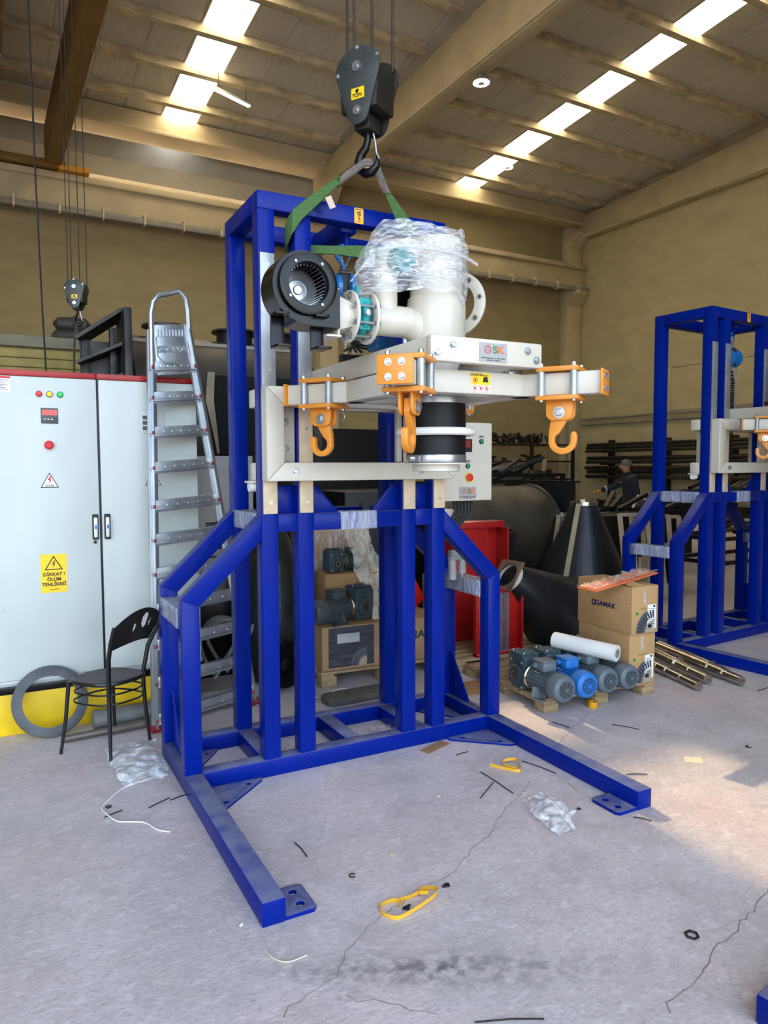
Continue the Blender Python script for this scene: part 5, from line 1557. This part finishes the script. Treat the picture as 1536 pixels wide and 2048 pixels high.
# third stand: only the tip of its ground arm reaches the picture corner
a3 = empty('stand_arm', (1.15, -2.42, 0), R(8)); tag(a3, 'blue steel arm tip in the lower right picture corner', 'steel arm')
MB().box(0, .9, 0, .12, 0, .0925).build('arm_tube', BLUE, a3, bevel=.008)
MB().box(.1, .3, -.1, 0, 0, .014).build('foot_plate', BLUE, a3, bevel=.002)

# ================================================================== CENTRE BACKGROUND
c3 = carton('large film-wrapped carton with navy motor panel on a pallet', (1.30, 1.30, .116), (1, -.05, 0), 1.02, .6, .33, CARD2)
MB().box(.05, .42, -.0012, -.0004, .02, .32).build('navy_panel', mat('dark_navy_print', S(20, 24, 44), .5, var=.05), c3)
motor_art(c3, .05, .36, .02, 0, .13, -.0016)
b = MB(); b.box(.12, .30, -.0026, -.0016, .2, .27); b.build('shipping_label', mat('grey_label', S(190, 190, 188), .6), c3)
gamak(c3, (.74, -.0012, .2), X, Z, .085, INK)
crumple('carton_film', film('carton_film', .05, vs=9, stretch=(1, 1, 6), bump=.4), c3, grid(lambda u, v: V(-.01 + 1.04 * u, -.012, .01 + .32 * v), 40, 14), 6, .006, 10)
gearmotor('slate gear motor lying on the film-wrapped carton', (1.57, 1.42, .447), R(-72), mat('slate_motor', S(74, 82, 86), .5), 1.1)
c4 = carton('brown carton with maker name behind the slate gear motor', (1.46, 1.60, .447), (1, -.05, 0), .5, .26, .34, CARD2)
gamak(c4, (.16, -.0012, .09), X, Z, .07, INK)
gearmotor('dark gear unit standing on the rear carton', (1.66, 1.72, .788), R(100), GEAR, .8)
c5 = carton('film-wrapped brown carton topmost behind the middle blue posts', (1.42, 1.95, .70), (1, -.05, 0), .55, .35, .47, CARD2)
b = MB(); b.box(.0, .6, .0, .4, -.70, 0); b.build('support_crate', mat('dark_crate', S(60, 52, 44), .8), c5)
crumple('carton_film', film('haze_film', .3, vs=9, stretch=(4, 4, .6), bump=.5), c5, grid(lambda u, v: V(-.02 + .6 * u, -.02, .0 + .47 * v), 30, 20), 7, .012, 10)
def hangf(u, v):
    a, c = V(1.70, 1.76, 1.145).lerp(V(1.86, 1.72, 1.14), u), V(1.76, 1.40, .45).lerp(V(2.06, 1.36, .40), u)
    p = a.lerp(c, v)
    return p + V(0, .03 * math.sin(u * 9 + v * 4), 0)
hf = crumple('hanging_film', film('hanging_film', .5, vs=7, stretch=(2, 2, .8), col=(.74, .70, .58, 1), lo=.2, hi=.85, bump=.35), None, grid(hangf, 24, 44), 9, .035, 9)
tag(hf, 'yellowish film sheet hanging from the top rear carton', 'film')
# dark backdrop box and machine body filling the depth behind the stand
DARK = mat('black_machine_body', S(22, 22, 24), .5, .2, var=.2)
def dbox(name, label, cat, x0, x1, y0, y1, z0, z1, m=DARK, grp=None):
    return tag(MB().box(x0, x1, y0, y1, z0, z1).build(name, m, None, bevel=.01), label, cat, grp)
dm = dbox('backdrop_box', 'black box added as backdrop behind the middle of the blue stand', 'machine', 2.05, 3.15, 2.5, 3.2, 0, 1.4)  # plain black box added as a dark backdrop
for k in range(4):
    MB().box(2.2 + .25 * k, 2.22 + .25 * k, 2.485, 2.5, .1, 1.3).build('panel_rib', DSTEEL, dm)
wm = MB(); wm.lathe([(.16, 0), (.2, .1), (.215, .5), (.19, .9), (.14, 1.1), (.08, 1.2)], (1.06, 1.72, 0), Z, 28)
tag(wm.build('wrapped_machine', mat('film_covered_dark', S(56, 58, 58), .3, .2, var=.3, vs=6, bump=.6, bs=12)), 'film-covered dark machine between the left blue posts', 'machine')
b = MB(); b.lathe([(.06, 0), (.17, 0), (.17, .06), (.06, .06), (.06, 0)], (1.02, 1.38, .2), V(.3, -1, 0), 28)
tag(b.build('black_wheel', BLACK), 'black wheel low behind the left blue posts', 'wheel')
# hoses behind the ladder
for k in range(4):
    random.seed(20 + k)
    b = MB(); pts = [V(.55 + .05 * k + .18 * math.sin(t * .9 + k), 1.5 + .04 * k, .12 + .42 * abs(math.sin(t * .55 + k * .4))) for t in [i * .35 for i in range(16)]]
    b.tube(pts, .014, 8)
    tag(b.build('grey_hose', PLP), ('lowest', 'second lowest', 'upper', 'topmost')[k] + ' grey hose coiled behind the ladder', 'hose', 'hoses behind the ladder')
# flat things on the floor behind the stand
b = MB(); b.prism(rrect(-.29, .29, -.09, .09, .05), (0, 0, 0), X, Y, Z * .05); o = b.build('foam_slab', mat('grey_foam', S(96, 94, 88), .9, var=.15), None, bevel=.004); o.location = (1.45, .95, 0); o.rotation_euler = (0, 0, R(2)); tag(o, 'flat grey foam slab on the floor behind the stand', 'slab')
for k, (xx, yy, w_, d_, a) in enumerate(((1.75, 1.1, .34, .16, 12), (2.3, .75, .5, .3, -8), (1.42, -.075, .2, .07, 20))):
    o = MB().box(-w_ / 2, w_ / 2, -d_ / 2, d_ / 2, 0, .004).build('cardboard_sheet', CARD2); o.location = (xx, yy, .001); o.rotation_euler = (0, 0, R(a))
    tag(o, ('torn cardboard sheet in front of the rear pallet', 'cardboard sheet on the floor beside the right rear post', 'small cardboard scrap under the front ground beam')[k], 'cardboard', 'cardboard sheets on the floor')
b = MB(); b.tube(smooth([V(*p) for p in ((1.0, 1.0, .004), (1.12, 1.02, .03), (1.2, 1.08, .01), (1.35, 1.12, .03), (1.5, 1.1, .004))]), .004, 6)
tag(b.build('white_string', WPRT), 'thin white string on the floor before the rear pallet', 'string')
crumple_o = crumple('film_scrap', film('pinkish_scrap', .6, col=(.95, .8, .8, 1)), None, grid(lambda u, v: V(1.20 + .16 * u, .22 + .14 * v, .02), 12, 10), 12, .03, 14)
for v in crumple_o.data.vertices: v.co.z = max(.003, v.co.z)
tag(crumple_o, 'pinkish film scrap between the ground beams', 'film scrap')

# ================================================================== FAR LEFT: tank, frame, yellow cabin
t2 = empty('horizontal_tank', (1.6, 3.5, 2.0)); tag(t2, 'big dark horizontal tank on supports behind the ladder', 'tank', 'large steel tanks')
b = MB(); b.lathe([(.84, -1.33), (.84, .3)], (0, 0, 0), X, 64); b.build('shell', mat('mill_scale_tank', S(74, 70, 66), .5, .45, var=.25, vs=3), t2)
b = MB(); b.bar((-1.33, -.38, .75), (.3, -.38, .75), .05, .03); b.build('top_rail', mat('pale_edge', S(150, 140, 122), .6), t2)
b = MB(); b.box(-.72, .2, -.88, -.7, -.25, .42); b.build('dark_opening', mat('opening_shade', S(6, 6, 6), .9), t2)  # solid black box; the shade inside the opening is only its colour
b = MB(); b.strip([(-.74, -.89, .44), (-.76, -.9, .2), (-.72, -.9, -.05), (-.69, -.89, -.25)], [V(.03, 0, 0), V(.035, 0, 0), V(.02, 0, 0), V(.01, 0, 0)], .006); b.build('torn_edge', mat('torn_edge', S(150, 136, 110), .7), t2)
for k, xx in enumerate((-.95, -.3, .1)):
    b = MB(); b.cyl((xx, -.1, .78), (xx, -.1, .92), .17, n=28); b.lathe([(.215, 0), (.215, .02), (.16, .02)], (xx, -.1, .92), Z, 32); b.build('nozzle', DSTEEL, t2)
for xx in (-1.15, .15):
    MB().box(xx - .1, xx + .1, -.7, .7, -2.0, -.55).build('saddle', DSTEEL, t2, bevel=.01)
b = MB()
sf = empty('steel_box_frame', (.14, 2.7, 0)); tag(sf, 'upright dark steel frame with cross ribs above the white cabinet', 'steel frame')
fxx = V(.42, -.9, 0).normalized()
MB().prism([(-.03, 0), (.03, 0), (.03, 2.93), (-.03, 2.93)], (.06, -.05, 0), X, Z, Y * .45).build('end_plate', DSTEEL, sf, bevel=.004)
MB().box(-.26, -.2, .3, .36, 0, 2.7).build('upright', DSTEEL, sf, bevel=.004)
MB().box(-.05, -.0, .2, .26, 0, 2.8).build('upright', DSTEEL, sf, bevel=.004)
for zz in (2.25, 2.5):
    b = MB(); b.bar((-.27, .33, zz), (.08, .2, zz + .16), .25, .025, Z); b.build('cross_rib', DSTEEL, sf)
b = MB(); b.bar((-.27, .33, 2.70), (.08, .2, 2.94), .25, .03, Z); b.build('cross_rib', DSTEEL, sf)
b = MB(); b.box(-.27, .06, .34, .36, 0, 2.7); b.build('back_sheet', DSTEEL, sf)
SACK = mat('dark_sack', S(58, 54, 44), .6, var=.2)
for k, (xx, zz) in enumerate(((.02, 3.13), (.04, 3.27))):
    b = MB(); b.lathe([(.02, -.2), (.075, -.15), (.085, 0), (.075, .15), (.02, .2)], (xx, 5.55, zz), V(1, .1 - .2 * k, 0), 20)
    tag(b.build('dark_sack', SACK), ('lower', 'upper')[k] + ' dark sack lying on the yellow cabin roof', 'sack', 'dark sacks')
yc = empty('yellow_cabin', (-1.2, 5.2, 0)); tag(yc, 'yellow cabin with horizontal boards and small windows behind the white cabinet', 'cabin')
YC = mat('dull_yellow_board', S(150, 134, 70), .6, var=.12)
MB().box(-1.4, 1.4, .03, 1.2, 0, 2.95).build('core', YC, yc)
for k in range(9):
    MB().box(-1.4, 1.4, 0, .03, 2.02 + .1 * k, 2.11 + .1 * k).build('board', YC, yc, bevel=.006)
MB().box(-1.45, 1.45, -.05, 1.25, 2.93, 3.05).build('roof_edge', mat('grey_fascia', S(128, 120, 100), .7), yc, bevel=.01)
for xx in (.66, 1.08):
    f_ = MB().box(xx, xx + .36, -.03, 0, 2.2, 2.62).build('window_frame', WHITE, yc, bevel=.004)
    MB().box(xx + .03, xx + .33, -.034, -.03, 2.23, 2.59).build('pane', mat('dark_glass', S(30, 34, 36), .1), f_)

# ================================================================== FAR RIGHT: racks, shelves, worker
rk = empty('pipe_rack'); rk.matrix_world = HM
tag(rk, 'long dark rack of stored pipes along the side wall', 'rack')
for k, (z, r) in enumerate(((2.06, .035), (2.0, .035), (1.93, .03), (1.78, .04), (1.7, .035), (1.58, .04), (1.5, .035), (1.4, .04))):
    b = MB(); b.cyl(hp(11.38 - .03 * (k % 3), 6.2, z), hp(11.38 - .03 * (k % 3), 11.4, z), HS * r, n=8); b.build('stored_pipe', DSTEEL, rk)
for v in (6.6, 8.0, 9.4, 10.8):
    b = MB(); hbox(b, 11.45, 11.55, v, v + .1, 0, 2.15); b.build('upright', DARK, rk)
    for z in (1.95, 1.7, 1.45):
        b = MB(); hbox(b, 11.2, 11.5, v + .02, v + .06, z - .06, z - .02); b.build('rack_arm', DARK, rk)
b = MB(); hbox(b, 11.5, 11.6, 6.2, 11.4, 0, .9); b.build('base_plate', DARK, rk)
sh = empty('storage_shelf'); sh.matrix_world = HM
tag(sh, 'open steel shelf of scrap against the rear wall', 'shelf')
for z in (2.06, 1.72, 1.35):
    b = MB(); hbox(b, 8.6, 10.9, 11.3, 11.85, z - .02, z + .01); b.build('shelf_board', DSTEEL, sh)
for u in (8.6, 9.75, 10.86):
    b = MB(); hbox(b, u, u + .05, 11.3, 11.36, 0, 2.1); b.build('upright', DSTEEL, sh)
random.seed(31)
b = MB()
for k in range(60):
    u, v = random.uniform(8.7, 10.3), random.uniform(11.35, 11.8)
    p = Vector(hp(u, v, 2.08 + random.random() * .08)); q = p + Vector((random.uniform(-.25, .25), random.uniform(-.2, .2), random.uniform(.05, .3)))
    b.tube([p, (p + q) / 2 + Vector((random.uniform(-.1, .1), 0, .05)), q], .05, 5)
s_ = b.build('scrap_bundle', DSTEEL, sh); s_['kind'] = 'stuff'
b = MB()
for k in range(22):
    u, v = random.uniform(8.7, 10.7), random.uniform(11.35, 11.7)
    z = random.choice((1.36, 1.73))
    MB().bar(hp(u, v, z + .03), hp(u + random.uniform(-.5, .5), v + .1, z + .03 + random.random() * .12), .08, .08).build('stored_bar', DSTEEL, sh)
def bench(label, x0, x1, y0, y1, h, seed, n):  # dark clutter added to keep the far half of the hall dark
    e = empty('filler_trestle', ((x0 + x1) / 2, (y0 + y1) / 2, 0)); tag(e, label, 'trestle', 'dark trestles added in the far half of the hall')
    w_, d_ = (x1 - x0) / 2, (y1 - y0) / 2
    for sx in (-1, 1):
        for sy in (-1, 1):
            MB().box(sx * w_ - .03, sx * w_ + .03, sy * d_ - .03, sy * d_ + .03, 0, h).build('leg', DARK, e)
    for zz in (h, h * .55):
        for sy in (-1, 1):
            MB().box(-w_, w_, sy * d_ - .025, sy * d_ + .025, zz - .05, zz).build('rail', DARK, e)
        for sx in (-1, 1):
            MB().box(sx * w_ - .025, sx * w_ + .025, -d_, d_, zz - .05, zz).build('rail', DARK, e)
    random.seed(seed)
    for k in range(n):
        a = random.uniform(-.4, .4)
        p = V(random.uniform(-w_, w_ * .6), random.uniform(-d_, d_), h + .02)
        MB().bar(p, p + V(random.uniform(.3, .8), a, random.uniform(-.02, .25)), .07, .05).build('stored_bar', random.choice((DSTEEL, DARK, TANKM)), e)
    return e
bench('added dark trestle of steel bars in front of the worker', 6.6, 9.3, 4.2, 4.9, .95, 1, 12)
bench('added dark tall trestle between the round tank and the rear shelf', 6.2, 7.8, 6.0, 6.8, 1.5, 2, 10)
bench('added dark low trestle behind the far stand', 7.4, 9.6, 2.6, 3.4, .7, 3, 12)
bench('added dark trestle in front of the long pipe rack', 10.0, 13.0, 4.5, 5.4, 1.2, 4, 14)
bench('added dark trestle at the foot of the rear wall', 6.8, 10.2, 9.0, 10.0, 1.3, 5, 14)
dbox('dark_filler_box', 'added dark box behind the tall cone', 'bin', 6.2, 7.1, 3.65, 4.1, 0, .95, DARK, 'added dark boxes')  # these dark boxes are added to make the rear of the hall darker
dbox('dark_filler_box', 'black steel bin at the worker\'s side', 'bin', 9.3, 10.6, 5.6, 6.4, 0, 1.05, DARK, 'added dark boxes')
dbox('dark_filler_box', 'added dark box beyond the round tank', 'bin', 5.4, 6.6, 7.0, 8.0, 0, 1.3, DARK, 'added dark boxes')
dbox('dark_filler_box', 'wide added dark box behind the black backdrop box', 'bin', 2.4, 5.0, 6.4, 7.6, 0, 2.2, DARK, 'added dark boxes')
# pale timber frames leaning behind the cone
TIM = mat('pale_timber', S(190, 178, 156), .7, var=.15, vs=6)
for k in range(4):
    e = empty('timber_frame', (5.75 + .28 * k, 2.55 + .12 * k, 0), R(-25)); tag(e, ('nearest', 'second', 'third', 'farthest')[k] + ' of four pale timber frames leaning beside the cone', 'timber frame', 'pale timber frames')
    d1, d2 = V(.2, .85 - .1 * k, 1.0 - .02 * k), V(.35, .0, .0)
    for p, q in ((V(0, 0, 0), d1), (d2, d1 + d2), (d1, d1 + d2), (d1 * .62, d1 * .62 + d2)):
        MB().bar(p, q, .06, .045).build('lath', TIM, e, bevel=.003)
# ================================================================== WORKER
SKIN = mat('skin', S(188, 132, 104), .55, var=.06)
NAVY = mat('navy_workwear', S(34, 38, 48), .8, var=.15, vs=12)
HAIR = mat('grey_hair', S(120, 112, 102), .8, var=.2, vs=40)
def skin_mesh(name, m, verts, edges, radii, parent, root=0, sub=2):
    me = bpy.data.meshes.new(name)
    me.from_pydata([tuple(v) for v in verts], edges, [])
    o = link(name, me, parent)
    md = o.modifiers.new('skin', 'SKIN')
    md.use_smooth_shade = True
    for i, r in enumerate(radii):
        sv = me.skin_vertices[0].data[i]
        sv.radius = r if isinstance(r, tuple) else (r, r)
        sv.use_root = (i == root)
    s2 = o.modifiers.new('subsurf', 'SUBSURF')
    s2.levels = s2.render_levels = sub
    me.materials.append(m)
    return o
pe = empty('person', (8.86, 5.44, 0), R(205))
pe.rotation_euler = (0, 0, R(68))
tag(pe, 'grey-haired person in dark navy workwear leaning over far trestles, orange glove', 'person')
# local frame: +Y is where the person faces, X to his right
body = [(0, 0, .93), (0, .02, 1.1), (0, .05, 1.28), (0, .07, 1.4), (0, .085, 1.47), (0, .10, 1.53),
        (.16, .06, 1.38), (.27, .2, 1.26), (.24, .46, 1.2), (-.16, .06, 1.38), (-.25, .02, 1.13), (-.24, .16, .93),
        (.1, 0, .86), (.12, .05, .48), (.12, -.02, .09), (.12, .12, .05), (-.1, 0, .86), (-.12, .05, .48), (-.12, -.02, .09), (-.12, .12, .05)]
ed = [(0, 1), (1, 2), (2, 3), (3, 4), (4, 5), (3, 6), (6, 7), (7, 8), (3, 9), (9, 10), (10, 11), (0, 12), (12, 13), (13, 14), (14, 15), (0, 16), (16, 17), (17, 18), (18, 19)]
ra = [(.17, .12), (.165, .12), (.19, .12), (.17, .1), .06, .055, .085, .06, .045, .085, .06, .045, .1, .07, .05, .045, .1, .07, .05, .045]
skin_mesh('body', NAVY, body, ed, ra, pe)
hd = skin_mesh('head', SKIN, [(0, .10, 1.5), (0, .125, 1.58), (0, .14, 1.66)], [(0, 1), (1, 2)], [.055, (.068, .085), (.07, .09)], pe)
MB().lathe([(.004, 0), (.02, .005), (.012, .03), (.004, .04)], (0, .225, 1.585), Z, 8).build('nose', SKIN, hd)
for sx in (-1, 1):
    MB().lathe([(.004, -.012), (.016, 0), (.004, .012)], (sx * .078, .12, 1.6), Z, 8).build('ear', SKIN, hd)
    MB().lathe([(.001, 0), (.009, .003), (.001, .008)], (sx * .03, .212, 1.618), Y, 8).build('eye', INK, hd)
MB().box(-.022, .022, .208, .214, 1.555, 1.561).build('mouth', mat('lip', S(150, 90, 80), .6), hd)
hb_ = MB(); hb_.lathe([(.079, -.03), (.09, .0), (.082, .05), (.05, .085), (.004, .095)], (0, .115, 1.645), V(0, -.25, 1), 18); hb_.build('hair', HAIR, pe)
GLV = mat('orange_glove', S(226, 150, 70), .8, var=.1)
def hand(c, d, m, side):
    c, d = Vector(c), Vector(d).normalized()
    x = d.cross(Z).normalized() if abs(d.z) < .9 else X
    n = x.cross(d)
    b = MB(); b.obox(c + d * .045, x, n, d, .04, .016, .045)
    for k, L in enumerate((.065, .075, .07, .055)):
        p = c + d * .085 + x * (-.03 + .02 * k)
        b.tube([p, p + d * L * .5 - n * .006, p + d * L * .8 - n * .03], [.01, .009, .008], 6)
    p = c + d * .03 + x * (.038 * side)
    b.tube([p, p + x * (.025 * side) + d * .025, p + x * (.03 * side) + d * .06], [.011, .01, .008], 6)
    return b.build('hand', m, pe, bevel=.004)
hand((.24, .47, 1.195), (-.05, 1, -.15), GLV, -1)
hand((-.24, .17, .92), (0, .35, -.9), GLV, 1)
MB().lathe([(.052, 0), (.052, .03)], (.255, .36, 1.225), V(-.03, .26, -.06), 14).build('reflective_band', mat('reflective_tape', S(200, 204, 206), .4), pe)
MB().box(.06, .12, .165, .172, 1.33, 1.345).build('reflective_band', mat('reflective_tape2', S(200, 204, 206), .4), pe)
# white steel bracket he reaches for
e = empty('white_bracket', (8.15, 4.62, .955), R(20)); tag(e, 'small white steel bracket on the trestle by the worker\'s glove', 'bracket')
for p, q in ((V(-.25, 0, .02), V(-.05, 0, .2)), (V(-.05, 0, .2), V(.25, 0, .12)), (V(-.05, 0, .2), V(.05, .1, .02)), (V(.25, 0, .12), V(.2, .1, .02))):
    MB().bar(p, q, .035, .03).build('bar', WHITE, e, bevel=.002)

# ================================================================== LITTER ON THE FLOOR
ROD = mat('black_wire', S(28, 26, 26), .5, .4)
rods = [((1.451, -.484), (1.444, -.771), 'longest black welding rod inside the stand, near the yellow strap'), ((1.269, -.738), (1.434, -.622), 'black rod pointing at the longer rod inside the stand'), ((1.737, -.476), (1.792, -.692), 'black rod lying along the right ground arm'),
        ((.313, -.70), (.317, -.831), 'short black rod right of the left ground arm'), ((-.187, -.06), (-.078, 0), 'black rod left of the left ground arm'), ((-.081, -.028), (.02, .0), 'thin black rod touching the left ground arm'),
        ((-.387, -.059), (-.303, -.026), 'short black rod crossed by the white string'), ((2.297, -.083), (2.321, -.217), 'thin black rod in front of the pallet corner'), ((2.596, -.297), (2.68, -.443), 'thin black rod right of the pallet blocks'),
        ((.41, -1.913), (.597, -1.999), 'black rod at the bottom picture edge'), ((2.108, -.878), (2.207, -.932), 'thin black rod in the sunlit patch by the arm tip'), ((1.46, -.235), (1.55, -.225), 'dull rod in front of the right corner plate'),
        ((1.783, -1.235), (1.826, -1.30), 'black screw beside the right foot plate'), ((4.02, -.3), (4.3, -.28), 'thin black rod beyond the shaft ends')]
for a, c, lb in rods:
    b = MB(); m_ = (Vector(a) + Vector(c)) / 2
    b.tube([V(*a, .004), V(m_.x + .004, m_.y + .003, .005), V(*c, .004)], .0024, 6)
    tag(b.build('welding_rod', ROD), lb, 'rod', 'loose rods on the floor')
def loop_strap(pts, label, w_=.008):
    pts = [V(*p) for p in pts]
    # smooth
    sm = []
    for i in range(len(pts) - 1):
        p0, p1, p2_, p3_ = pts[max(i - 1, 0)], pts[i], pts[i + 1], pts[min(i + 2, len(pts) - 1)]
        for k in range(6):
            t = k / 6
            sm.append(.5 * ((2 * p1) + (p2_ - p0) * t + (2 * p0 - 5 * p1 + 4 * p2_ - p3_) * t * t + (3 * p1 - p0 - 3 * p2_ + p3_) * t ** 3))
    b = MB(); b.strip(sm, [Z * w_] * len(sm), .0012)
    o = b.build('packing_strap', mat('yellow_strap', S(236, 180, 50), .45, var=.1)); tag(o, label, 'strap', 'yellow packing straps')
z = .0085
loop_strap([(.488, -1.318, z), (.505, -1.30, z), (.481, -1.277, z), (.428, -1.284, z), (.412, -1.327, z), (.446, -1.378, z), (.524, -1.37, z + .004), (.626, -1.338, z + .008), (.662, -1.302, z + .006), (.63, -1.266, z), (.59, -1.276, z), (.588, -1.30, z + .012), (.615, -1.315, z + .012), (.60, -1.292, z + .01), (.55, -1.289, z), (.488, -1.284, z)], 'yellow packing strap coiled on the open floor near the left foot plate')
loop_strap([(1.545, -.44, z), (1.585, -.52, z), (1.64, -.58, z), (1.67, -.53, z + .01), (1.695, -.475, z + .012), (1.64, -.455, z + .012), (1.605, -.48, z + .01), (1.62, -.53, z), (1.65, -.545, z)], 'short yellow packing strap curled inside the stand')
def bag2f(u, v):
    A, B_, C_, D_ = V(1.40, -.88, 0), V(1.56, -.845, 0), V(1.345, -1.226, 0), V(1.46, -1.19, 0)
    p = A.lerp(B_, u).lerp(C_.lerp(V(1.40, -1.215, 0), u), v)
    q = p + V(.07, -.05, 0) * (math.sin(math.pi * v) * u)
    return q + Z * (.018 + .035 * math.sin(math.pi * u) * math.sin(math.pi * v))
bo = crumple('plastic_bag', BAG, None, grid(bag2f, 26, 34), 8, .028, 13)
for v in bo.data.vertices: v.co.z = max(.002, v.co.z)
tag(bo, 'crumpled clear plastic bag lying inside the stand arms', 'plastic bag')
o = crumple('film_shred', film('film_shred', .6, vs=30), None, grid(lambda u, v: V(1.93 + .16 * u, -.33 - .10 * u + .05 * v, .012), 16, 6), 5, .022, 22)
for v in o.data.vertices: v.co.z = max(.002, v.co.z)
tag(o, 'shred of clear film behind the right ground arm', 'film scrap')
b = MB(); b.tube(smooth([V(-.029, -1.307, .004), V(-.021, -1.362, .004), V(.016, -1.405, .004), V(.087, -1.404, .004)]), .0024, 6); tag(b.build('pale_wire', mat('pale_wire', S(222, 220, 190), .5)), 'curved pale wire on the floor near the dark band', 'wire', 'pale wires')
b = MB(); b.tube(smooth([V(1.741, -.706, .004), V(1.774, -.78, .004), V(1.754, -.876, .004), V(1.748, -.936, .004)]), .0024, 6); tag(b.build('pale_wire', mat('pale_wire2', S(206, 204, 170), .5)), 'curved pale wire beside the right ground arm', 'wire', 'pale wires')
o = MB().add([(2.519, -.909, .001), (2.591, -.972, .001), (2.648, -.917, .001), (2.579, -.856, .001), (2.519, -.909, .002), (2.591, -.972, .002), (2.648, -.917, .002), (2.579, -.856, .002)], [(3, 2, 1, 0), (4, 5, 6, 7), (0, 1, 5, 4), (1, 2, 6, 5), (2, 3, 7, 6), (3, 0, 4, 7)]).build('paper_note', mat('cream_paper', S(238, 226, 190), .7, var=.03))
tag(o, 'small cream paper note on the sunlit floor', 'paper')
b = MB(); b.tube([V(1.304 + .022 * math.cos(a), -1.944 + .022 * math.sin(a), .005) for a in [R(60 * k) for k in range(6)]], .0042, 6, True); tag(b.build('steel_nut', ROD), 'dark hexagonal ring on the bare floor', 'ring', 'small dark rings')
b = MB(); b.tube([V(.425 + .013 * math.cos(R(a)), -1.046 + .013 * math.sin(R(a)), .003) for a in range(20, 320, 25)], .0025, 6); tag(b.build('circlip', ROD), 'small dark open circlip between the stand arms', 'ring', 'small dark rings')
b = MB(); b.tube([V(-.355 + .012 * math.cos(R(a)), .045 + .012 * math.sin(R(a)), .003) for a in range(20, 330, 25)], .003, 6); tag(b.build('circlip', ROD), 'small dark ring inside the curl of white string', 'ring', 'small dark rings')
b = MB(); b.tube([V(3.02 + .014 * math.cos(R(a)), -.94 + .014 * math.sin(R(a)), .003) for a in range(20, 300, 25)], .003, 6); tag(b.build('circlip', ROD), 'small dark hooked clip on the sunlit floor', 'ring', 'small dark rings')
random.seed(77)
CHIP = [mat('chip_white', S(226, 224, 218), .7), mat('chip_black', S(30, 30, 30), .7), mat('chip_tan', S(206, 186, 140), .7)]
chips = [((.72, -1.285), 1, 'black rubber scrap by the yellow strap', .02), ((-.06, -1.14), 0, 'white stone chip left of the left foot plate', .013), ((.51, -1.332), 1, 'black plastic clip inside the yellow strap', .02), ((1.50, -.79), 2, 'tan chip beside the longest rod', .012), ((1.10, -.62), 2, 'tan chip in the middle of the stand floor', .009), ((1.47, -1.32), 2, 'tan flake near the clear bag', .010), ((1.62, -1.05), 1, 'black clip beside the clear bag', .012), ((1.36, -.2), 2, 'yellow flake by the front ground beam', .012), ((.64, -.98), 2, 'pale chip right of the left arm', .009)]
for (x_, y_), mi, lb, r in chips:
    b = MB()
    n = 7
    ang = sorted(random.uniform(0, 6.28) for _ in range(n))
    b.prism([(r * random.uniform(.6, 1.2) * math.cos(a), r * random.uniform(.5, .9) * math.sin(a)) for a in ang], (x_, y_, .0005), X, Y, Z * .006)
    tag(b.build('floor_chip', CHIP[mi], None, bevel=.001), lb, 'chip', 'small chips on the floor')
for pts, w_ in (([(1.63, -.69), (1.41, -.83), (1.3, -.89), (1.12, -1.03), (.96, -1.11), (.79, -1.22), (.64, -1.25), (.47, -1.31), (.34, -1.37), (.21, -1.45), (.14, -1.54), (-.01, -1.58), (-.1, -1.64)], .0022),
                ([(1.81, -1.88), (1.63, -1.95), (1.39, -2.01), (1.27, -2.04), (1.14, -2.1), (.97, -2.13), (.91, -2.18)], .003), ([(2.64, -.06), (2.22, -.29), (2.08, -.39)], .0018), ([(.13, -1.62), (.15, -1.67), (.25, -1.74), (.35, -1.87)], .0016)):
    crack(pts, w_, len(pts))
